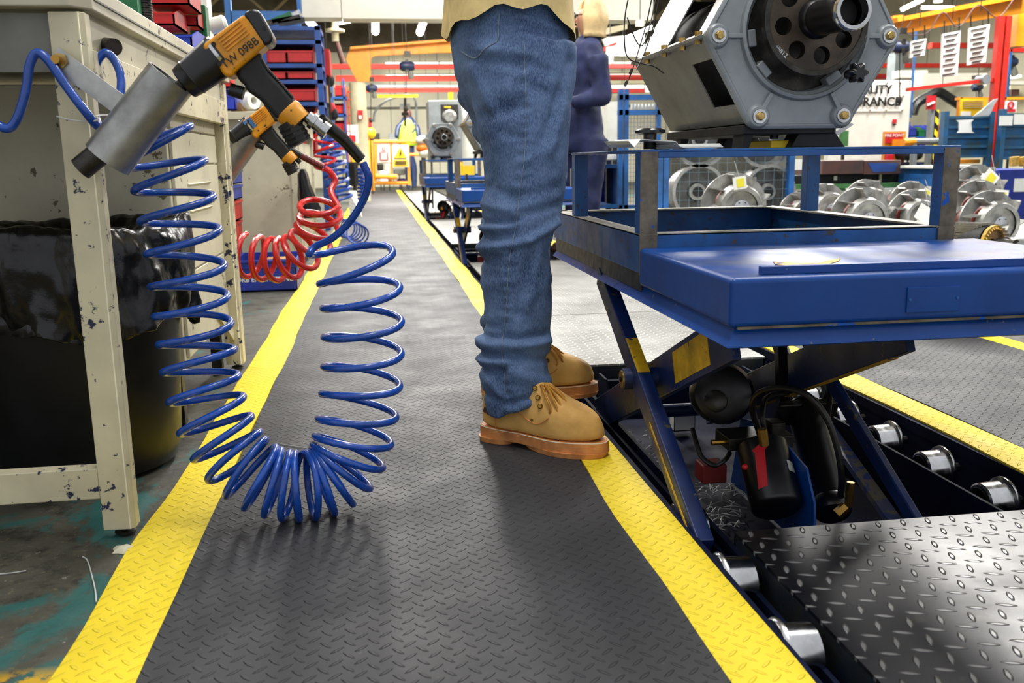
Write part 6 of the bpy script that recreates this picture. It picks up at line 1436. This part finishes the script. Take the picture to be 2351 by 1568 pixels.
for k, (pts, rows, lb) in enumerate((([(2092, 95), (2127, 88), (2123, 126), (2090, 133)], 4, 'leftmost small hanging white sign below the orange beam'), ([(2164, 78), (2206, 70), (2198, 172), (2160, 178)], 9, 'tallest hanging white sign below the orange beam'), ([(2225, 65), (2273, 55), (2263, 142), (2222, 150)], 8, 'hanging white sign nearest the red column'))):
    s_ = th_('hanging_sign', lb, 'sign', *pts[0], 7.9, 'hanging white signs'); poly(pts, 7.9, .02, 'board', 'paper', s_); (xa, ya), (xb, yb_), (xc, yc), (xd, yd) = pts
    for j in range(rows):
        f = (j+.55)/rows; l = (xa+(xd-xa)*f, ya+(yd-ya)*f); r_ = (xb+(xc-xb)*f, yb_+(yc-yb_)*f); p, q = [(l[0]+(r_[0]-l[0])*g_, l[1]+(r_[1]-l[1])*g_) for g_ in (.25 if j % 2 else .12, .75 if j % 2 else .9)]
        poly([(p[0], p[1]-1.3), (q[0], q[1]-1.3), (q[0], q[1]+1.3), (p[0], p[1]+1.3)], 7.885, .012, 'text_line', 'steel_dark', s_)
    for x_, y_ in (pts[0], pts[1]): MB().cyl(at(x_+(4 if x_ == xa else -4), y_+1, 7.91), at(x_+(4 if x_ == xa else -4), y_-30, 7.91), .006, n=5).build('cord', 'steel_dark', s_)
bm_ = th_('boom_arm', 'slanting red boom running to the red column', 'boom', 2180, 190, 7.62); poly([(2088, 201), (2280, 179), (2280, 187), (2088, 209)], 7.62, .06, 'arm', 'rail_red', bm_); MB().cyl(at(2266, 182, 7.58), at(2266, 182, 7.58)+V(0, .12, 0), .04).build('pivot', 'casting_grey', bm_)
solo('air_duct', 'beam_white', 2118, 168, 2266, 198, 11, .2, 'cream duct panel above the slanting red boom', 'duct'); solo('air_duct', 'beam_white', 2068, 161, 2130, 178, 11.5, .2, 'short cream duct panel left of the tall hanging sign', 'duct')
solo('crane_rail', 'rail_red', 2140, 98, 2345, 110, 13, .1, 'red rail behind the three hanging signs', 'rail'); solo('crane_rail', 'rail_red', 2306, 110, 2365, 119, 9, .1, 'short red rail right of the red column', 'rail')
hs = th_('exhaust_hose', 'thick black hose arching over the blue bins', 'hose', 2140, 230, 10); MB().tube(catmull(pp([(2095, 262, 10), (2105, 238, 10), (2130, 222, 10), (2155, 212, 10), (2180, 226, 10), (2210, 246, 10), (2225, 262, 10)]), 6), .055, 10).build('hose', 'cable_black', hs)
solo('service_pipe', 'mesh_blue', 2097, 60, 2100, 270, 9.2, .03, 'thin blue upright pipe beside the white partition board', 'pipe'); solo('service_pipe', 'mesh_blue', 2316, 110, 2320, 230, 9, .03, 'thin blue upright pipe right of the red column', 'pipe')
hoist(2243, 200, 9.6, .8, 'small dark chain hoist left of the red column foot'); hoist(2318, 142, 9.8, 1.1, 'dark chain hoist right of the red column')
for k, (x0, y0, x1, y1, Y, m, lb) in enumerate(((2316, 196, 2351, 300, 10.5, 'column_cream', 'cream machine cover right of the red column'), (2310, 186, 2370, 194, 10.2, 'beam_white', 'pale shelf right of the red column'), (2322, 205, 2340, 220, 10.3, 'box_brown', 'dark red part on the cream machine cover'), (2300, 172, 2345, 178, 10.8, 'tube_glow', 'level tube lamp right of the red column'), (2330, 40, 2351, 52, 12, 'board_white', 'pale roof light at the right picture edge'))): solo(('machine_cover', 'shelf', 'motor', 'tube_lamp', 'roof_light')[k], m, x0, y0, x1, y1, Y, .15, lb, ('machine', 'shelf', 'part', 'lamp', 'light')[k])
# middle top: cream ducts and small red arm beside the overalls
for k, (pts, Y, m, nm, lb) in enumerate((([(1350, 72), (1440, 55), (1440, 66), (1360, 88)], 13, 'column_cream', 'air_duct', 'cream diagonal duct arm behind the blond hair'), ([(1384, 86), (1480, 78), (1480, 130), (1402, 128)], 14.5, 'board_white', 'air_duct', 'pale grey duct panel beside the navy overalls'), ([(1389, 107), (1416, 96), (1416, 102), (1391, 116)], 12, 'rail_red', 'crane_boom', 'small red support arm beside the navy overalls'), ([(1396, 107), (1411, 104), (1408, 146), (1395, 148)], 11.8, 'paper', 'hanging_sign', 'small white hanging sign beside the navy overalls'))): tag(poly(pts, Y, .1, nm, m, None), lb, ('duct', 'duct', 'arm', 'sign')[k])
# ------------------------------------------------------------------ loose things on the near stand
fs = thing('folded_sheet', 'folded green-white metal sheet with a round hole on the near stand', 'sheet', tuple(gy(1500, 318, 1.8)))
z0 = .6385
def zz(x, y, z): return gz(x, y, z)
X = lambda a, Y: gy(a, 345, Y).x
MB().loft([[V(X(a, 1.86), 1.80, z), V(X(a, 1.86), 2.0, z+.003), V(X(a, 1.86), 2.0, z+.0045), V(X(a, 1.86), 1.80, z+.0015)] for a, z in ((1425, .652), (1438, .640), (1452, .655), (1530, .650), (1540, .640))]).build('sheet', 'board_white', fs)
MB().ring((X(1505, 1.86), 1.88, .6545), (0, 0, 1), .010, .020, .002, 20).build('hole_rim', 'void_black', fs)
ps = MB()
for k in range(4): ps.box((X(1545, 1.86)-.004*k, 1.80+.006*k, z0+.002*k), (X(1545, 1.86)+.085, 2.0, z0+.0016+.002*k))
tag(ps.build('paper_stack', 'paper'), 'white folded papers under the left foot of the near alternator', 'paper')
kb = thing('star_knob', 'black star-shaped hand knob on the left end of the near stand', 'knob', (X(1492, 1.95), 1.95, z0))
c = V(X(1492, 1.95), 1.95, .665)
MB().loft([[c+V((r_+.006*cos(5*a))*cos(a), (r_+.006*cos(5*a))*sin(a), z) for a in [2*pi*j/50 for j in range(50)]] for z, r_ in ((.004, .020), (.007, .028), (.013, .028), (.017, .018))]).build('knob_head', 'black_plastic', kb); MB().cyl(c+V(0, 0, -.027), c+V(0, 0, .005), .014, n=18).build('knob_stem', 'black_plastic', kb)
tag(MB().prism([gy(1888, 318, 1.95), gy(1955, 282, 1.95), gy(1960, 286, 1.95), gy(1900, 327, 1.95)], (0, .16, 0)).build('paper_sheet', 'paper'), 'white curled papers at the right foot of the near alternator', 'paper')
tag(MB().box((X(1800, 1.9)-.03, 1.9, .6365), (X(1800, 1.9)+.035, 2.05, .652)).build('yellow_block', 'sign_yellow', bevel=.002), 'small yellow block under the near alternator', 'block')
# black wires hanging by the casing
wr = thing('hanging_wires', 'thin black wires hanging down beside the alternator casing', 'wire', tuple(gy(1440, 100, 1.9)))
for pts in ([(1446, -20, 1.9), (1436, 30, 1.9), (1433, 80, 1.9), (1440, 130, 1.92), (1470, 145, 1.95), (1500, 152, 1.98), (1524, 168, 2.05)], [(1500, -20, 1.95), (1485, 50, 1.95), (1468, 110, 1.93), (1452, 160, 1.91), (1440, 188, 1.9)], [(1440, 40, 1.9), (1452, 75, 1.9), (1466, 102, 1.9), (1478, 100, 1.92), (1492, 60, 1.95), (1508, -15, 1.98)], [(1516, -20, 2.0), (1500, 60, 1.98), (1480, 120, 1.95), (1462, 160, 1.92)]):
    MB().tube(catmull(pp(pts), 6), .0013, 6).build('wire', 'cable_black', wr)
for x, y in ((1440, 186), (1452, 158), (1500, 70)): MB().cyl(at(x, y, 1.9), at(x-6, y+12, 1.9), .003, n=8).build('terminal', 'steel_dark', wr)

# drop rods that carry the overhead things from the roof
def hang_from_roof(o, pts):
    for x, y, z in pts: MB().box((x-.003, y-.003, z), (x+.003, y+.003, 4.56)).build('drop_rod', 'steel_dark', o)
_all = [o for o in list(col.objects) if o.parent is None and o.get('category')]
bpy.context.view_layer.update()
def bounds(o):
    P = []
    for q in [o]+children_of(o):
        if q.type == 'MESH': W_ = WM[q.name]; P += [W_ @ v.co for v in q.data.vertices]
    return [min(p[i] for p in P) for i in range(3)], [max(p[i] for p in P) for i in range(3)]
for o in _all:
    nm = o.name.split('.')[0]
    if nm in ('tube_lamp', 'air_duct', 'crane_rail', 'overhead_beam', 'hanger', 'pipe_run', 'crane_beam') or (nm == 'hanging_sign') or (nm == 'crane_boom') or (nm == 'boom_arm' and 'yellow' in o['label']) or nm in ('exhaust_hose', 'looped_cable', 'service_pipe', 'far_pendant', 'roof_light', 'wall_lamp', 'chain_hoist'):
        lo, hi = bounds(o); w = hi[0]-lo[0]; y = (lo[1]+hi[1])/2
        if hi[2] > 4.4: continue
        xs = [lo[0]+w*.5] if w < 1.0 else [lo[0]+w*f for f in (.12, .88)]
        hang_from_roof(o, [(x, y, hi[2]-.01) for x in xs])

for o in _all:
    nm = o.name.split('.')[0]
    if nm in ('tool_post', 'locker', 'casting_stack', 'trolley') or nm in ('mesh_cage', 'bin_tower', 'stillage') or (nm == 'cabinet') or 'distant black bin' in o['label'] or 'orange gate' in o['label'] and nm == 'sign' or nm in ('switch_box', 'beacon', 'machine_bed', 'machine_cover', 'green_frame', 'barrier_board', 'parts_box', 'stored_part', 'bagged_part') or ('notice' in o['label'] and 'left of the orange gate' in o['label']) or 'narrow yellow warning' in o['label']:
        lo, hi = bounds(o)
        if nm in ('mesh_cage', 'bin_tower', 'cabinet', 'stillage', 'locker', 'trolley') and lo[2] > .02:
            for x in (lo[0], hi[0]-.04): MB().box((x, lo[1]+.01, -.004), (x+.04, lo[1]+.05, lo[2]+.01)).build('foot', 'frame_edge', o)
        elif lo[2] > .02: MB().box(((lo[0]+hi[0])/2-.012, (lo[1]+hi[1])/2-.012, -.004), ((lo[0]+hi[0])/2+.012, (lo[1]+hi[1])/2+.012, lo[2]+.01)).build('support_leg', 'steel_dark', o)
br = th_('bin_rack', 'dark blue two-shelf rack under the bins behind the striped post', 'rack', 2126, 400, 9.6); 
for y in (313, 343): rect(2084, y, 2172, y+3, 9.58, .36).build('shelf', 'rack_blue', br)
for x in (2084, 2168): rect(x, 280, x+4, 343, 9.9, .03).build('post', 'rack_blue', br); q = gy(x, 343, 9.9); MB().box((q.x, 9.9, -.004), (q.x+.018, 9.93, q.z)).build('post', 'rack_blue', br)
